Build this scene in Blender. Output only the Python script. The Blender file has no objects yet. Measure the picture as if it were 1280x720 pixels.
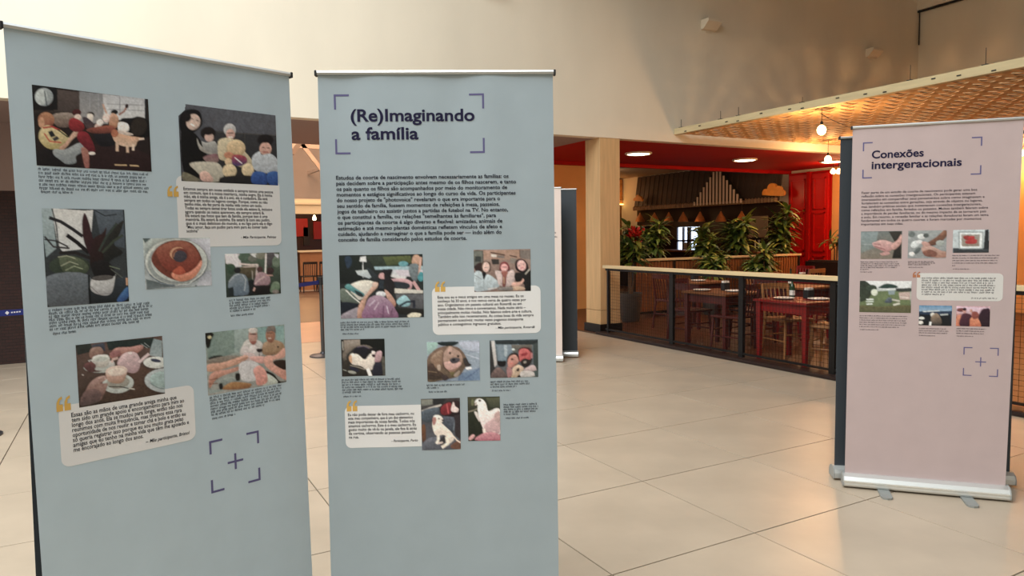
import bpy, bmesh, math, random
import numpy as np
from mathutils import Vector, Matrix
from mathutils.geometry import tessellate_polygon

R = math.radians
rnd = random.Random(7)
scene = bpy.context.scene
COL = scene.collection

# ------------------------------------------------------------------ camera
# World axes follow the floor tiles: X along the plaster wall, Y along the terrace railing.
F_PX, PITCH, ROLL, YAW, CAM_H = 889.0, R(4.15), R(-0.817), R(28.55), 1.5


def rot_h(x, y, z):            # camera-heading frame -> world
    c, s = math.cos(YAW), math.sin(YAW)
    return Vector((x * c + y * s, -x * s + y * c, z))


_fw = Vector((0, math.cos(PITCH), -math.sin(PITCH)))
_rt = Vector((1, 0, 0))
_up = _rt.cross(_fw)
_r2 = _rt * math.cos(ROLL) + _up * math.sin(ROLL)
_u2 = _up * math.cos(ROLL) - _rt * math.sin(ROLL)
FW, RT, UP = rot_h(*_fw), rot_h(*_r2), rot_h(*_u2)
CAM = Vector((0, 0, CAM_H))
cam_data = bpy.data.cameras.new('camera')
cam = bpy.data.objects.new('camera', cam_data)
COL.objects.link(cam)
cam_data.sensor_width = 36.0
cam_data.lens = F_PX / 1280.0 * 36.0
cam_data.clip_start, cam_data.clip_end = 0.05, 200
m = Matrix.Identity(4)
for i in range(3):
    m[i][0], m[i][1], m[i][2] = RT[i], UP[i], -FW[i]
    m[i][3] = CAM[i]
cam.matrix_world = m
scene.camera = cam


def ray(x, y):
    return FW + RT * ((x - 640) / F_PX) + UP * ((360 - y) / F_PX)


def at_z(x, y, z=0.0):         # pixel on a level plane
    d = ray(x, y)
    return CAM + d * ((z - CAM_H) / d.z)


def at_v(x, y, v):             # pixel on a plane Y = v
    d = ray(x, y)
    return CAM + d * (v / d.y)


def at_u(x, y, u):             # pixel on a plane X = u
    d = ray(x, y)
    return CAM + d * (u / d.x)


# ------------------------------------------------------------------ light and exposure
world = bpy.data.worlds.new('world')
scene.world = world
world.use_nodes = True
bg = world.node_tree.nodes['Background']
bg.inputs['Color'].default_value = (0.88, 0.95, 1.0, 1)
bg.inputs['Strength'].default_value = 1.1
scene.view_settings.view_transform = 'Standard'
scene.view_settings.look = 'None'
scene.view_settings.gamma = 1.0
scene.view_settings.use_curve_mapping = False
scene.view_settings.exposure = 0.0


def area_light(name, loc, target, sx, sy, power, color):
    d = bpy.data.lights.new(name, 'AREA')
    d.shape = 'RECTANGLE'
    d.size, d.size_y, d.energy, d.color = sx, sy, power, color
    o = bpy.data.objects.new(name, d)
    COL.objects.link(o)
    o.location = loc
    o.rotation_euler = (Vector(target) - Vector(loc)).to_track_quat('-Z', 'Y').to_euler()
    return o


def point_light(name, loc, power, color, radius=0.05):
    d = bpy.data.lights.new(name, 'POINT')
    d.energy, d.color, d.shadow_soft_size = power, color, radius
    o = bpy.data.objects.new(name, d)
    COL.objects.link(o)
    o.location = loc
    return o


WARM = (1.0, 0.55, 0.24)
area_light('skylight', (-3.5, 2.5, 9.0), (-3.0, 4.0, 0), 8, 9, 1500, (0.97, 1.0, 1.0))
area_light('far_hall_light', (3.5, 17.5, 6.6), (3.5, 17.5, 0), 5, 7, 700, (1.0, 0.74, 0.56))


# ------------------------------------------------------------------ materials
def lin(c):
    return tuple((v / 255 / 12.92) if v / 255 <= 0.04045 else ((v / 255 + 0.055) / 1.055) ** 2.4 for v in c)


MATS = {}


def mat(name, rgb, rough=0.6, metal=0.0, var=0.0, scale=8.0, bump=0.0, bscale=None, stretch=(1, 1, 1),
        spec=0.5, objvar=0.0, emit=0.0, coord='Object', detail=4.0):
    if name in MATS:
        return MATS[name]
    mt = bpy.data.materials.new(name)
    mt.use_nodes = True
    nt = mt.node_tree
    b = nt.nodes['Principled BSDF']
    c = lin(rgb)
    b.inputs['Base Color'].default_value = (*c, 1)
    b.inputs['Roughness'].default_value = rough
    b.inputs['Metallic'].default_value = metal
    b.inputs['Specular IOR Level'].default_value = spec
    if emit:
        b.inputs['Emission Color'].default_value = (*c, 1)
        b.inputs['Emission Strength'].default_value = emit
    if var or bump or objvar:
        tc = nt.nodes.new('ShaderNodeTexCoord')
        mp = nt.nodes.new('ShaderNodeMapping')
        mp.inputs['Scale'].default_value = stretch
        nt.links.new(tc.outputs[coord], mp.inputs['Vector'])
        last = None
        if var:
            nz = nt.nodes.new('ShaderNodeTexNoise')
            nz.inputs['Scale'].default_value = scale
            nz.inputs['Detail'].default_value = detail
            nt.links.new(mp.outputs['Vector'], nz.inputs['Vector'])
            rp = nt.nodes.new('ShaderNodeMapRange')
            rp.inputs['From Min'].default_value = 0.3
            rp.inputs['From Max'].default_value = 0.7
            rp.inputs['To Min'].default_value = 1 - var
            rp.inputs['To Max'].default_value = 1 + var
            nt.links.new(nz.outputs['Fac'], rp.inputs['Value'])
            last = rp.outputs['Result']
        if objvar:
            oi = nt.nodes.new('ShaderNodeObjectInfo')
            r2 = nt.nodes.new('ShaderNodeMapRange')
            r2.inputs['To Min'].default_value = 1 - objvar
            r2.inputs['To Max'].default_value = 1 + objvar
            nt.links.new(oi.outputs['Random'], r2.inputs['Value'])
            if last:
                mm = nt.nodes.new('ShaderNodeMath')
                mm.operation = 'MULTIPLY'
                nt.links.new(last, mm.inputs[0])
                nt.links.new(r2.outputs['Result'], mm.inputs[1])
                last = mm.outputs[0]
            else:
                last = r2.outputs['Result']
        if last:
            vm = nt.nodes.new('ShaderNodeVectorMath')
            vm.operation = 'SCALE'
            vm.inputs[0].default_value = c
            nt.links.new(last, vm.inputs['Scale'])
            nt.links.new(vm.outputs['Vector'], b.inputs['Base Color'])
        if bump:
            nb = nt.nodes.new('ShaderNodeTexNoise')
            nb.inputs['Scale'].default_value = bscale or scale * 4
            nb.inputs['Detail'].default_value = 3
            nt.links.new(mp.outputs['Vector'], nb.inputs['Vector'])
            bp = nt.nodes.new('ShaderNodeBump')
            bp.inputs['Strength'].default_value = bump
            bp.inputs['Distance'].default_value = 0.01
            nt.links.new(nb.outputs['Fac'], bp.inputs['Height'])
            nt.links.new(bp.outputs['Normal'], b.inputs['Normal'])
    MATS[name] = mt
    return mt


def brick_mat(name, c1, c2, mortar, scale):
    mt = bpy.data.materials.new(name)
    mt.use_nodes = True
    nt = mt.node_tree
    b = nt.nodes['Principled BSDF']
    tc = nt.nodes.new('ShaderNodeTexCoord')
    mp = nt.nodes.new('ShaderNodeMapping')
    mp.inputs['Rotation'].default_value = (R(90), 0, 0)
    nt.links.new(tc.outputs['Object'], mp.inputs['Vector'])
    br = nt.nodes.new('ShaderNodeTexBrick')
    br.inputs['Color1'].default_value = (*lin(c1), 1)
    br.inputs['Color2'].default_value = (*lin(c2), 1)
    br.inputs['Mortar'].default_value = (*lin(mortar), 1)
    br.inputs['Scale'].default_value = scale
    br.inputs['Mortar Size'].default_value = 0.02
    nt.links.new(mp.outputs['Vector'], br.inputs['Vector'])
    nt.links.new(br.outputs['Color'], b.inputs['Base Color'])
    bp = nt.nodes.new('ShaderNodeBump')
    bp.inputs['Strength'].default_value = 0.6
    bp.inputs['Distance'].default_value = 0.01
    bp.invert = True
    nt.links.new(br.outputs['Fac'], bp.inputs['Height'])
    nt.links.new(bp.outputs['Normal'], b.inputs['Normal'])
    b.inputs['Roughness'].default_value = 0.7
    return mt


PRINT_K = 1.25                   # print pigment relative to how it looks in the hall light


def print_mat():
    mt = bpy.data.materials.new('printed_photo_ink')
    mt.use_nodes = True
    nt = mt.node_tree
    b = nt.nodes['Principled BSDF']
    at = nt.nodes.new('ShaderNodeVertexColor')
    at.layer_name = 'ink'
    tc = nt.nodes.new('ShaderNodeTexCoord')
    nz = nt.nodes.new('ShaderNodeTexNoise')
    nz.inputs['Scale'].default_value = 160
    nz.inputs['Detail'].default_value = 4
    nt.links.new(tc.outputs['Object'], nz.inputs['Vector'])
    rp = nt.nodes.new('ShaderNodeMapRange')
    rp.inputs['From Min'].default_value = 0.3
    rp.inputs['From Max'].default_value = 0.7
    rp.inputs['To Min'].default_value = 0.93
    rp.inputs['To Max'].default_value = 1.07
    nt.links.new(nz.outputs['Fac'], rp.inputs['Value'])
    vm = nt.nodes.new('ShaderNodeVectorMath')
    vm.operation = 'SCALE'
    nt.links.new(at.outputs['Color'], vm.inputs[0])
    nt.links.new(rp.outputs['Result'], vm.inputs['Scale'])
    nt.links.new(vm.outputs['Vector'], b.inputs['Base Color'])
    b.inputs['Roughness'].default_value = 0.6
    b.inputs['Specular IOR Level'].default_value = 0.25
    return mt


# ------------------------------------------------------------------ object helpers
def link(o, parent=None):
    COL.objects.link(o)
    if parent is not None:
        o.parent = parent
    return o


def tag(o, label=None, cat=None, group=None, kind=None):
    if label:
        o['label'] = label
    if cat:
        o['category'] = cat
    if group:
        o['group'] = group
    if kind:
        o['kind'] = kind
    return o


def thing(name, loc, label, cat, group=None, rz=0.0):
    o = bpy.data.objects.new(name, None)
    o.empty_display_size = 0.1
    link(o)
    o.location = loc
    o.rotation_euler = (0, 0, rz)
    return tag(o, label, cat, group)


def copy_tree(o, parent=None):
    c = o.copy()
    COL.objects.link(c)
    if parent is not None:
        c.parent = parent
    for ch in list(o.children):
        copy_tree(ch, c)
    return c


class MB:
    """collects simple shapes into one mesh"""

    def __init__(self):
        self.v, self.f, self.mi = [], [], []
        self.cur = 0

    def add(self, vs, fs):
        n = len(self.v)
        self.v += [tuple(p) for p in vs]
        self.f += [tuple(i + n for i in f) for f in fs]
        self.mi += [self.cur] * len(fs)
        return self

    def box(self, x0, x1, y0, y1, z0, z1):
        vs = [(x, y, z) for z in (z0, z1) for y in (y0, y1) for x in (x0, x1)]
        return self.add(vs, [(0, 2, 3, 1), (4, 5, 7, 6), (0, 1, 5, 4), (2, 6, 7, 3), (0, 4, 6, 2), (1, 3, 7, 5)])

    def bar(self, p, q, w, h, up=(0, 0, 1)):
        p, q = Vector(p), Vector(q)
        d = (q - p).normalized()
        u = Vector(up)
        if abs(d.dot(u)) > 0.98:
            u = Vector((0, 1, 0))
        s = d.cross(u).normalized() * (w / 2)
        t = s.cross(d).normalized() * (h / 2)
        vs = [a + b * s + c * t for a in (p, q) for b, c in ((-1, -1), (1, -1), (1, 1), (-1, 1))]
        return self.add(vs, [(3, 2, 1, 0), (4, 5, 6, 7), (0, 1, 5, 4), (1, 2, 6, 5), (2, 3, 7, 6), (3, 0, 4, 7)])

    def cyl(self, p, q, r0, r1=None, n=10):
        r1 = r0 if r1 is None else r1
        p, q = Vector(p), Vector(q)
        d = (q - p).normalized()
        u = Vector((0, 0, 1)) if abs(d.z) < 0.95 else Vector((1, 0, 0))
        s = d.cross(u).normalized()
        t = s.cross(d)
        vs = []
        for c, r in ((p, r0), (q, r1)):
            for k in range(n):
                a = 2 * math.pi * k / n
                vs.append(c + s * (r * math.cos(a)) + t * (r * math.sin(a)))
        fs = [(k, (k + 1) % n, n + (k + 1) % n, n + k) for k in range(n)]
        fs += [tuple(range(n - 1, -1, -1)), tuple(range(n, 2 * n))]
        return self.add(vs, fs)

    def tube(self, pts, r, n=8):
        for a, b in zip(pts[:-1], pts[1:]):
            self.cyl(a, b, r, r, n)
        return self

    def lathe(self, prof, c=(0, 0, 0), n=20):
        vs, fs = [], []
        for r, z in prof:
            for k in range(n):
                a = 2 * math.pi * k / n
                vs.append((c[0] + r * math.cos(a), c[1] + r * math.sin(a), c[2] + z))
        for i in range(len(prof) - 1):
            for k in range(n):
                fs.append((i * n + k, i * n + (k + 1) % n, (i + 1) * n + (k + 1) % n, (i + 1) * n + k))
        return self.add(vs, fs)

    def prism(self, poly, axis, a, b):
        """poly: 2-D outline; axis 0/1/2 = extrude along X/Y/Z from a to b"""
        def mk(p, t):
            return ((t, p[0], p[1]), (p[0], t, p[1]), (p[0], p[1], t))[axis]
        n = len(poly)
        vs = [mk(p, a) for p in poly] + [mk(p, b) for p in poly]
        tri = tessellate_polygon([[Vector((p[0], p[1], 0)) for p in poly]])
        fs = [(k, (k + 1) % n, n + (k + 1) % n, n + k) for k in range(n)]
        fs += [tuple(t) for t in tri] + [tuple(i + n for i in reversed(t)) for t in tri]
        return self.add(vs, fs)

    def build(self, name, mt, parent=None, world=True, smooth=False, bevel=0.0):
        me = bpy.data.meshes.new(name)
        vs = self.v
        if parent is not None and world:
            L = parent.location
            if parent.parent is not None:
                L = L + parent.parent.location
            vs = [(p[0] - L.x, p[1] - L.y, p[2] - L.z) for p in vs]
        me.from_pydata(vs, [], self.f)
        mts = mt if isinstance(mt, (list, tuple)) else [mt]
        for x in mts:
            me.materials.append(x)
        if len(mts) > 1:
            me.polygons.foreach_set('material_index', self.mi)
        bm = bmesh.new()
        bm.from_mesh(me)
        bmesh.ops.recalc_face_normals(bm, faces=bm.faces)
        if bevel:
            bmesh.ops.bevel(bm, geom=list(bm.edges), offset=bevel, segments=2, affect='EDGES', profile=0.5)
        bm.to_mesh(me)
        bm.free()
        if smooth:
            for p in me.polygons:
                p.use_smooth = True
            try:
                me.set_sharp_from_angle(angle=R(40))
            except Exception:
                pass
        o = bpy.data.objects.new(name, me)
        link(o, parent)
        return o


def struct(o):
    o['kind'] = 'structure'
    return o

# ------------------------------------------------------------------ the hall
V_WALL, Z_SOFFIT, U_RAIL, U_RIGHT = 8.88, 2.97, 6.39, 14.2
plaster = mat('plaster_cream', (228, 219, 200), 0.85, var=0.06, scale=0.9, bump=0.08, bscale=30, stretch=(1, 1, 0.45))
mauve = mat('plaster_mauve', (150, 130, 126), 0.85, var=0.04, scale=1.2)
red_paint = mat('red_paint', (168, 8, 6), 0.75, var=0.06, scale=2, spec=0.2)
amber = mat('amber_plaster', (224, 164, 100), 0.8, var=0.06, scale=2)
dark_ceiling = mat('inner_ceiling', (150, 126, 100), 0.85, var=0.05, scale=1.5)
stone = mat('floor_stone', (176, 161, 142), 0.34, var=0.09, scale=2.6, bump=0.03, bscale=18, objvar=0.025, spec=0.45, detail=8)
joint = mat('floor_joint', (92, 80, 66), 0.9)
parquet = mat('terrace_floor', (84, 48, 27), 0.42, var=0.22, scale=3, stretch=(1.2, 14, 1), spec=0.5)
black_metal = mat('black_metal', (22, 20, 20), 0.45, metal=0.3)
cream_wood = mat('cream_wood', (214, 192, 150), 0.6, var=0.08, scale=4, stretch=(6, 0.5, 6))
alu = mat('brushed_aluminium', (214, 216, 214), 0.3, metal=0.6, var=0.04, scale=20, stretch=(1, 40, 40))
alu_dark = mat('dark_plastic', (28, 28, 30), 0.5)

struct(MB().box(-9, U_RIGHT, V_WALL, 9.05, Z_SOFFIT, 8.6).build('wall_back', plaster))
struct(MB().box(U_RIGHT, 14.4, -5, 19, 0, 8.6).build('wall_right', plaster))
struct(MB().box(3.4, 14.4, -6, V_WALL, 6.7, 6.9).build('ceiling', mat('slab', (170, 150, 130), 0.9, var=0.04, scale=1)))
struct(MB().box(-10.2, 3.0, -6.2, -6, 0, 8.6).build('wall_front', plaster))
struct(MB().box(3.0, 14.4, -6.2, -6, 0, 8.6).build('wall_front_dark', mat('front_wall', (96, 70, 52), 0.8, var=0.05, scale=1)))  # unseen wall, made dark to cut bounce onto the right side
struct(MB().box(-10.2, -10, -6, 10.73, 0, 8.6).build('wall_left_side', plaster))
struct(MB().box(-9, 6.38, 9.05, 11.3, Z_SOFFIT, 3.1).build('ceiling_soffit', mauve))
struct(MB().box(-9, 0.9, 10.73, 10.95, 0, 2.15).build('wall_left', brick_mat('dark_brick', (52, 24, 20), (42, 19, 17), (24, 13, 12), 6.5)))
struct(MB().box(-9, 0.9, 10.73, 10.95, 2.15, Z_SOFFIT).build('wall_left_upper', mauve))
struct(MB().box(6.38, U_RIGHT, 9.05, 12.0, Z_SOFFIT, 3.05).build('ceiling_red', red_paint))
struct(MB().box(6.38, U_RIGHT, 11.94, 12.06, 2.90, 3.3).build('trim_1', red_paint))
struct(MB().box(6.38, U_RIGHT, 12.06, 18.6, 3.3, 3.4).build('ceiling_inner', dark_ceiling))
struct(MB().box(6.38, 8.7, 12.06, 12.2, 0, 3.3).build('wall_partition', amber))
struct(MB().box(6.38, 6.5, 12.2, 18.6, 0, 3.3).build('wall_side', amber))
struct(MB().box(6.38, U_RIGHT, 18.6, 18.8, 0, 3.4).build('wall_end', mat('end_wall_wood', (120, 78, 42), 0.6, var=0.2, scale=3, stretch=(0.6, 1, 8))))

# floor: slab, then each tile a piece of its own
TILE, TU, TV = 0.8797, 4.469, 5.112
floor = struct(MB().box(-12, 6.3, -6.2, 28, -0.2, -0.006).build('floor', joint))
tile_me = None
gap = 0.0034
tmb = MB().box(gap, TILE - gap, gap, TILE - gap, -0.012, 0.0)
t0 = tmb.build('floor_tile', stone, floor, world=False, bevel=0.0015)
tile_me = t0.data
first = True
count = 0
for i in range(-11, 2):
    for j in range(-6, 15):
        x, y = TU + i * TILE, TV + j * TILE
        cx, cy = x + TILE / 2, y + TILE / 2
        d = cx * math.sin(YAW) + cy * math.cos(YAW)
        s = cx * math.cos(YAW) - cy * math.sin(YAW)
        if d < 0.3 or abs(s) > d * 0.95 + 1.0 or cx > 6.3 or cy > 16.5:
            continue
        o = t0 if first else bpy.data.objects.new('floor_tile', tile_me)
        if not first:
            link(o, floor)
        o.location = (x, y, 0)
        first = False
        count += 1
far_floor = MB()
for i in range(-7, 2):
    for j in range(13, 26):
        x, y = TU + i * TILE, TV + j * TILE
        far_floor.box(x + gap, x + TILE - gap, y + gap, y + TILE - gap, -0.012, 0.0)
o = far_floor.build('distant_floor_tiles', stone, floor, world=False)
o['kind'] = 'stuff'
struct(MB().box(1.0, 6.25, 10.45, 13.0, 0.0005, 0.004).build('floor_light_patch', mat('painted_light_patch', (206, 160, 130), 0.4, var=0.06, scale=2)))  # patch of light on the floor, painted as a paler slab
struct(MB().box(1.0, 6.25, 13.02, 20.8, 0.0005, 0.004).build('floor_inlay_brown', mat('inlay_brown', (100, 74, 58), 0.4, var=0.12, scale=2)))
struct(MB().box(6.3, U_RIGHT, -4, 18.6, -0.2, 0.0).build('floor_terrace', parquet))
struct(MB().box(6.26, 6.47, -3, 8.86, 0.0, 0.03).build('trim_2', mat('kerb_dark', (42, 26, 22), 0.5, var=0.1)))

# column that carries the wall
col = thing('column', (6.57, 9.07, 0), 'square cream stone column with black plinth standing under the high wall', 'column')
travertine = mat('travertine', (204, 168, 122), 0.65, var=0.10, scale=3.0, stretch=(9, 9, 0.6), bump=0.05, bscale=12)
MB().box(6.375, 6.75, 8.885, 9.27, 0.13, 0.34).build('base_block', travertine, col, bevel=0.004)
MB().box(6.375, 6.75, 8.885, 9.27, 0.345, Z_SOFFIT).build('shaft', travertine, col, bevel=0.006)
MB().box(6.35, 6.775, 8.86, 9.295, 0.0, 0.13).build('plinth', black_metal, col, bevel=0.004)

# wall lamps on the plaster
for u, lb in ((4.49, 'small white wedge uplight on the plaster wall, above the titled blue banner'), (8.54, 'small white wedge uplight on the plaster wall above the lattice beam end'), (12.70, 'small white wedge uplight on the plaster wall near the side wall corner')):
    w = thing('wall_lamp', (u, V_WALL, 4.85), lb, 'wall lamp', 'wedge uplights on the plaster wall')
    wm = mat('lamp_white', (222, 210, 190), 0.5)
    prof = [(V_WALL, 4.80), (V_WALL - 0.06, 4.81), (V_WALL - 0.17, 4.91), (V_WALL - 0.17, 4.955), (V_WALL, 4.955)]
    MB().prism(prof, 0, u - 0.15, u + 0.15).build('housing', wm, w, bevel=0.004)
    MB().box(u - 0.12, u + 0.12, V_WALL - 0.15, V_WALL - 0.02, 4.9555, 4.962).build('glass_lid', mat('lamp_glass', (190, 190, 180), 0.2), w)
    MB().box(u - 0.05, u + 0.05, V_WALL - 0.012, V_WALL, 4.765, 4.80).build('bracket', wm, w)

# ledge with pipe on the right wall
lp = thing('wall_ledge', (U_RIGHT, 6.9, 5.8), 'grey-brown ledge with a dark pipe high on the side wall', 'ledge')
MB().box(14.12, U_RIGHT, 4.5, V_WALL, 5.88, 6.7).build('ledge', plaster, lp)
MB().cyl((14.14, 4.5, 5.85), (14.14, V_WALL - 0.01, 5.85), 0.022).build('pipe', alu_dark, lp)
MB().cyl((14.15, V_WALL - 0.04, 5.2), (14.15, V_WALL - 0.04, 6.6), 0.012).build('cable', alu_dark, lp)

# ------------------------------------------------------------------ lattice canopy over the terrace
lat = thing('lattice_canopy', (7.87, 5.5, 3.08), 'hung ceiling of pale woven wooden laths with a cream edge beam', 'canopy')
lath_wood = mat('lath_wood', (236, 190, 136), 0.7, var=0.14, scale=5, objvar=0.10)
beam = MB().box(7.82, 7.90, -1.5, V_WALL - 0.005, 3.085, 3.18).build('edge_beam', mat('beam_wood', (206, 190, 150), 0.65, var=0.10, scale=3, stretch=(6, 0.7, 6)), lat, bevel=0.004)
V0 = 2.4
PU, PV = 0.205, 0.165                    # weave pitch
NU, NV = int((U_RIGHT - 7.93) / PU), int((V_WALL - V0 - 0.02) / PV)


def woven(n, pitch, width, along, parity, mirror):
    """one lath that dips under and over the laths crossing it"""
    mb = MB()
    prof = []
    for i in range(n * 4 + 1):
        t = i / 4
        prof.append((t * pitch, mirror * 0.009 * math.cos(math.pi * (t - 0.5) + math.pi * parity)))
    vs, fs = [], []
    for s_, z_ in prof:
        for w_ in (-width / 2, width / 2):
            for h_ in (-0.003, 0.003):
                vs.append((s_, w_, z_ + h_) if along == 0 else (w_, s_, z_ + h_))
    for i in range(n * 4):
        p = i * 4
        fs += [(p, p + 4, p + 6, p + 2), (p + 1, p + 3, p + 7, p + 5), (p, p + 1, p + 5, p + 4), (p + 2, p + 6, p + 7, p + 3)]
    e_ = n * 16
    fs += [(0, 2, 3, 1), (e_, e_ + 1, e_ + 3, e_ + 2)]
    mb.add(vs, fs)
    return mb


cross = [woven(NU, PU, 0.094, 0, k, 1).build('cross_lath', lath_wood, lat, world=False) for k in (0, 1)]
longs = [woven(NV, PV, 0.114, 1, k, -1).build('long_lath', lath_wood, lat, world=False) for k in (0, 1)]
for j in range(NV):
    o = cross[j % 2] if j < 2 else link(bpy.data.objects.new('cross_lath', cross[j % 2].data), lat)
    o.location = (7.91 - 7.87, V0 + (j + 0.5) * PV - 5.5, 0.022)
for i in range(NU):
    o = longs[i % 2] if i < 2 else link(bpy.data.objects.new('long_lath', longs[i % 2].data), lat)
    o.location = (7.91 + (i + 0.5) * PU - 7.87, V0 - 5.5, 0.022)
for v in (8.75, 7.9, 7.55, 6.45, 5.0, 4.2):
    MB().cyl((7.86, v, 3.18), (7.86, v, 3.18 + 0.08 + 0.05 * (int(v * 7) % 3)), 0.004, n=6).build('hanger_stub', alu_dark, lat)
    MB().box(7.835, 7.885, v - 0.03, v + 0.03, 3.18, 3.192).build('hanger_plate', alu_dark, lat)

for k in range(16):
    v = 2.9 + k * 0.38 + 0.1 * math.sin(k * 2.3)
    MB().box(7.812, 7.82, v - 0.022, v + 0.022, 3.10 + 0.02 * (k % 3), 3.112 + 0.02 * (k % 3)).build('beam_clip', alu_dark, lat)

# ------------------------------------------------------------------ terrace railing
rail = thing('terrace_railing', (U_RAIL, 5.0, 0), 'long railing with cream wooden handrail, black posts and wire mesh from the column', 'railing')
MB().box(6.335, 6.445, 0.8, 8.78, 1.0, 1.045).build('handrail', cream_wood, rail, bevel=0.005)
MB().box(6.375, 6.405, 0.8, 8.76, 0.965, 1.0).build('top_bar', black_metal, rail)
MB().box(6.375, 6.405, 0.8, 8.76, 0.06, 0.085).build('bottom_bar', black_metal, rail)
posts = [8.70, 7.28, 6.06, 4.82, 3.58, 2.34, 1.10]
for n, v in enumerate(posts):
    w = 0.018 if n == 0 else 0.034
    MB().box(6.37, 6.41, v - w, v + w, 0.03, 1.0).build('post', black_metal, rail)
wire = mat('wire_dark', (12, 10, 9), 0.7)
for a, b in zip(posts[:-1], posts[1:]):
    mb = MB()
    y = b + 0.06
    while y < a - 0.03:
        mb.box(6.3888, 6.3912, y - 0.0012, y + 0.0012, 0.085, 0.965)
        y += 0.045
    z = 0.13
    while z < 0.96:
        mb.box(6.3888, 6.3912, b, a, z - 0.0012, z + 0.0012)
        z += 0.045
    mb.build('wire_mesh_panel', wire, rail)

# second railing with upright slats, inside the restaurant
sr = thing('slatted_railing', (10.1, 10.15, 0), 'inner wooden railing with upright brown slats and cream top behind the tables', 'railing')
brown_wood = mat('brown_wood', (128, 78, 42), 0.55, var=0.15, scale=5, stretch=(5, 5, 0.6), objvar=0.12)
MB().box(8.0, 12.35, 10.10, 10.22, 1.02, 1.06).build('handrail', cream_wood, sr, bevel=0.004)
MB().box(8.0, 12.35, 10.135, 10.175, 0.06, 0.10).build('bottom_bar', black_metal, sr)
for u in (8.02, 8.95, 10.1, 11.2, 12.32):
    MB().box(u - 0.025, u + 0.025, 10.13, 10.18, 0, 1.02).build('post', black_metal, sr)
s0 = MB().box(0, 0.052, 0, 0.02, 0.1, 1.0).build('slat', brown_wood, sr, world=False)
x, k = 8.06, 0
while x < 12.27:
    o = s0 if k == 0 else link(bpy.data.objects.new('slat', s0.data), sr)
    o.location = (x - 10.1, -0.005, 0)
    x += 0.072
    k += 1

# ------------------------------------------------------------------ restaurant: lamps
glow = mat('lamp_glow', (255, 214, 150), 0.4, emit=14.0)
disc_glow = mat('downlight_glow', (255, 236, 205), 0.4, emit=9.0)
for (px, py), lb in (((798, 191), 'round white recessed downlight in the red soffit beside the stone column'),
                     ((931, 199), 'round white recessed downlight in the middle of the red soffit'),
                     ((1040, 201), 'round white recessed downlight in the red soffit near the red doors')):
    p = at_z(px, py, Z_SOFFIT)
    t = thing('downlight', (p.x, p.y, Z_SOFFIT), lb, 'downlight', 'downlights in the red soffit')
    MB().lathe([(0.20, 0.0), (0.24, 0.0), (0.245, -0.012), (0.235, -0.03), (0.205, -0.03), (0.20, -0.012)], (p.x, p.y, Z_SOFFIT), 28).build('trim_ring', mat('lamp_white', (222, 210, 190), 0.5), t, smooth=True)
    MB().lathe([(0.0, -0.034), (0.16, -0.032), (0.21, -0.02), (0.21, -0.012), (0.0, -0.012)], (p.x, p.y, Z_SOFFIT), 28).build('diffuser', disc_glow, t)
    d = bpy.data.lights.new('downlight_light', 'SPOT')
    d.energy, d.color, d.spot_size, d.spot_blend, d.shadow_soft_size = 34, (1.0, 0.72, 0.44), R(150), 0.5, 0.12
    lo = link(bpy.data.objects.new('downlight_light', d), t)
    lo.location = (0, 0, -0.06)


def bulb(p, drop, lb, power=45):
    t = thing('hanging_bulb', (p.x, p.y, p.z), lb, 'light bulb', 'bare bulbs under the lattice')
    MB().lathe([(0.0, -0.080), (0.030, -0.072), (0.052, -0.045), (0.058, -0.012), (0.046, 0.022), (0.024, 0.042), (0.016, 0.05)], p, 16).build('glass', glow, t, smooth=True)
    MB().lathe([(0.0, 0.045), (0.019, 0.045), (0.019, 0.085), (0.008, 0.10), (0.0, 0.10)], p, 12).build('socket', black_metal, t)
    MB().cyl((p.x, p.y, p.z + 0.1), (p.x, p.y, p.z + drop), 0.004, n=6).build('cord', black_metal, t)
    lo = point_light('bulb_light', (0, 0, -0.13), power, WARM, 0.05)
    lo.parent = t
    return t


LZ = 3.088
p = at_z(1027, 161, 2.84)
bulb(p, LZ - p.z, 'bare glowing bulb hanging from the lattice in front of the red soffit')
p = at_z(1035, 198, 2.78)
bulb(p, (LZ if p.y < V_WALL else Z_SOFFIT) - p.z, 'bare glowing bulb hanging right under the red soffit edge by the doors')
tl = thing('twin_bulb_lamp', (13.3, 10.05, 2.8), 'twin bulb lamp on a short arm glowing above the potted plant by the doors', 'lamp')
for px in (1041.5, 1048.5):
    q = at_u(px, 214, 13.35)
    MB().lathe([(0.0, -0.06), (0.035, -0.05), (0.055, -0.02), (0.05, 0.01), (0.022, 0.045), (0.018, 0.06)], q, 14).build('bulb', glow, tl, smooth=True)
    MB().cyl((q.x, q.y, q.z + 0.05), (q.x, q.y, Z_SOFFIT), 0.008, n=8).build('rod', black_metal, tl)
lo = point_light('twin_light', (0, 0, -0.1), 22, WARM, 0.08)
lo.parent = tl
lo.location = (0, 0, -0.18)
for px, py, z, lb in ((1276, 190, 2.84, 'bare glowing bulb beside the pale pink banner edge under the lattice'),
                      (1170, 215, 2.84, 'bare bulb under the lattice hidden behind the pale pink banner'),
                      (1130, 190, 2.84, 'bare bulb under the lattice behind the title of the pale pink banner')):
    p = at_z(px, py, z)
    if p.x > 13.8 or p.y > 8.7:
        p = Vector((min(p.x, 13.2), min(p.y, 8.3), z))
    bulb(p, LZ - p.z, lb)
sc_ = thing('string_light_cable', (9.5, 7.0, 3.0), 'thin dark cable strung below the lattice ceiling', 'cable')
a, b = at_z(1026, 142, 3.07), at_z(1066, 160, 3.0)
pts = [a.lerp(b, t / 6) + Vector((0, 0, -0.02 * math.sin(math.pi * t / 6))) for t in range(7)]
MB().tube(pts, 0.006, 6).build('cable', black_metal, sc_)

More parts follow.
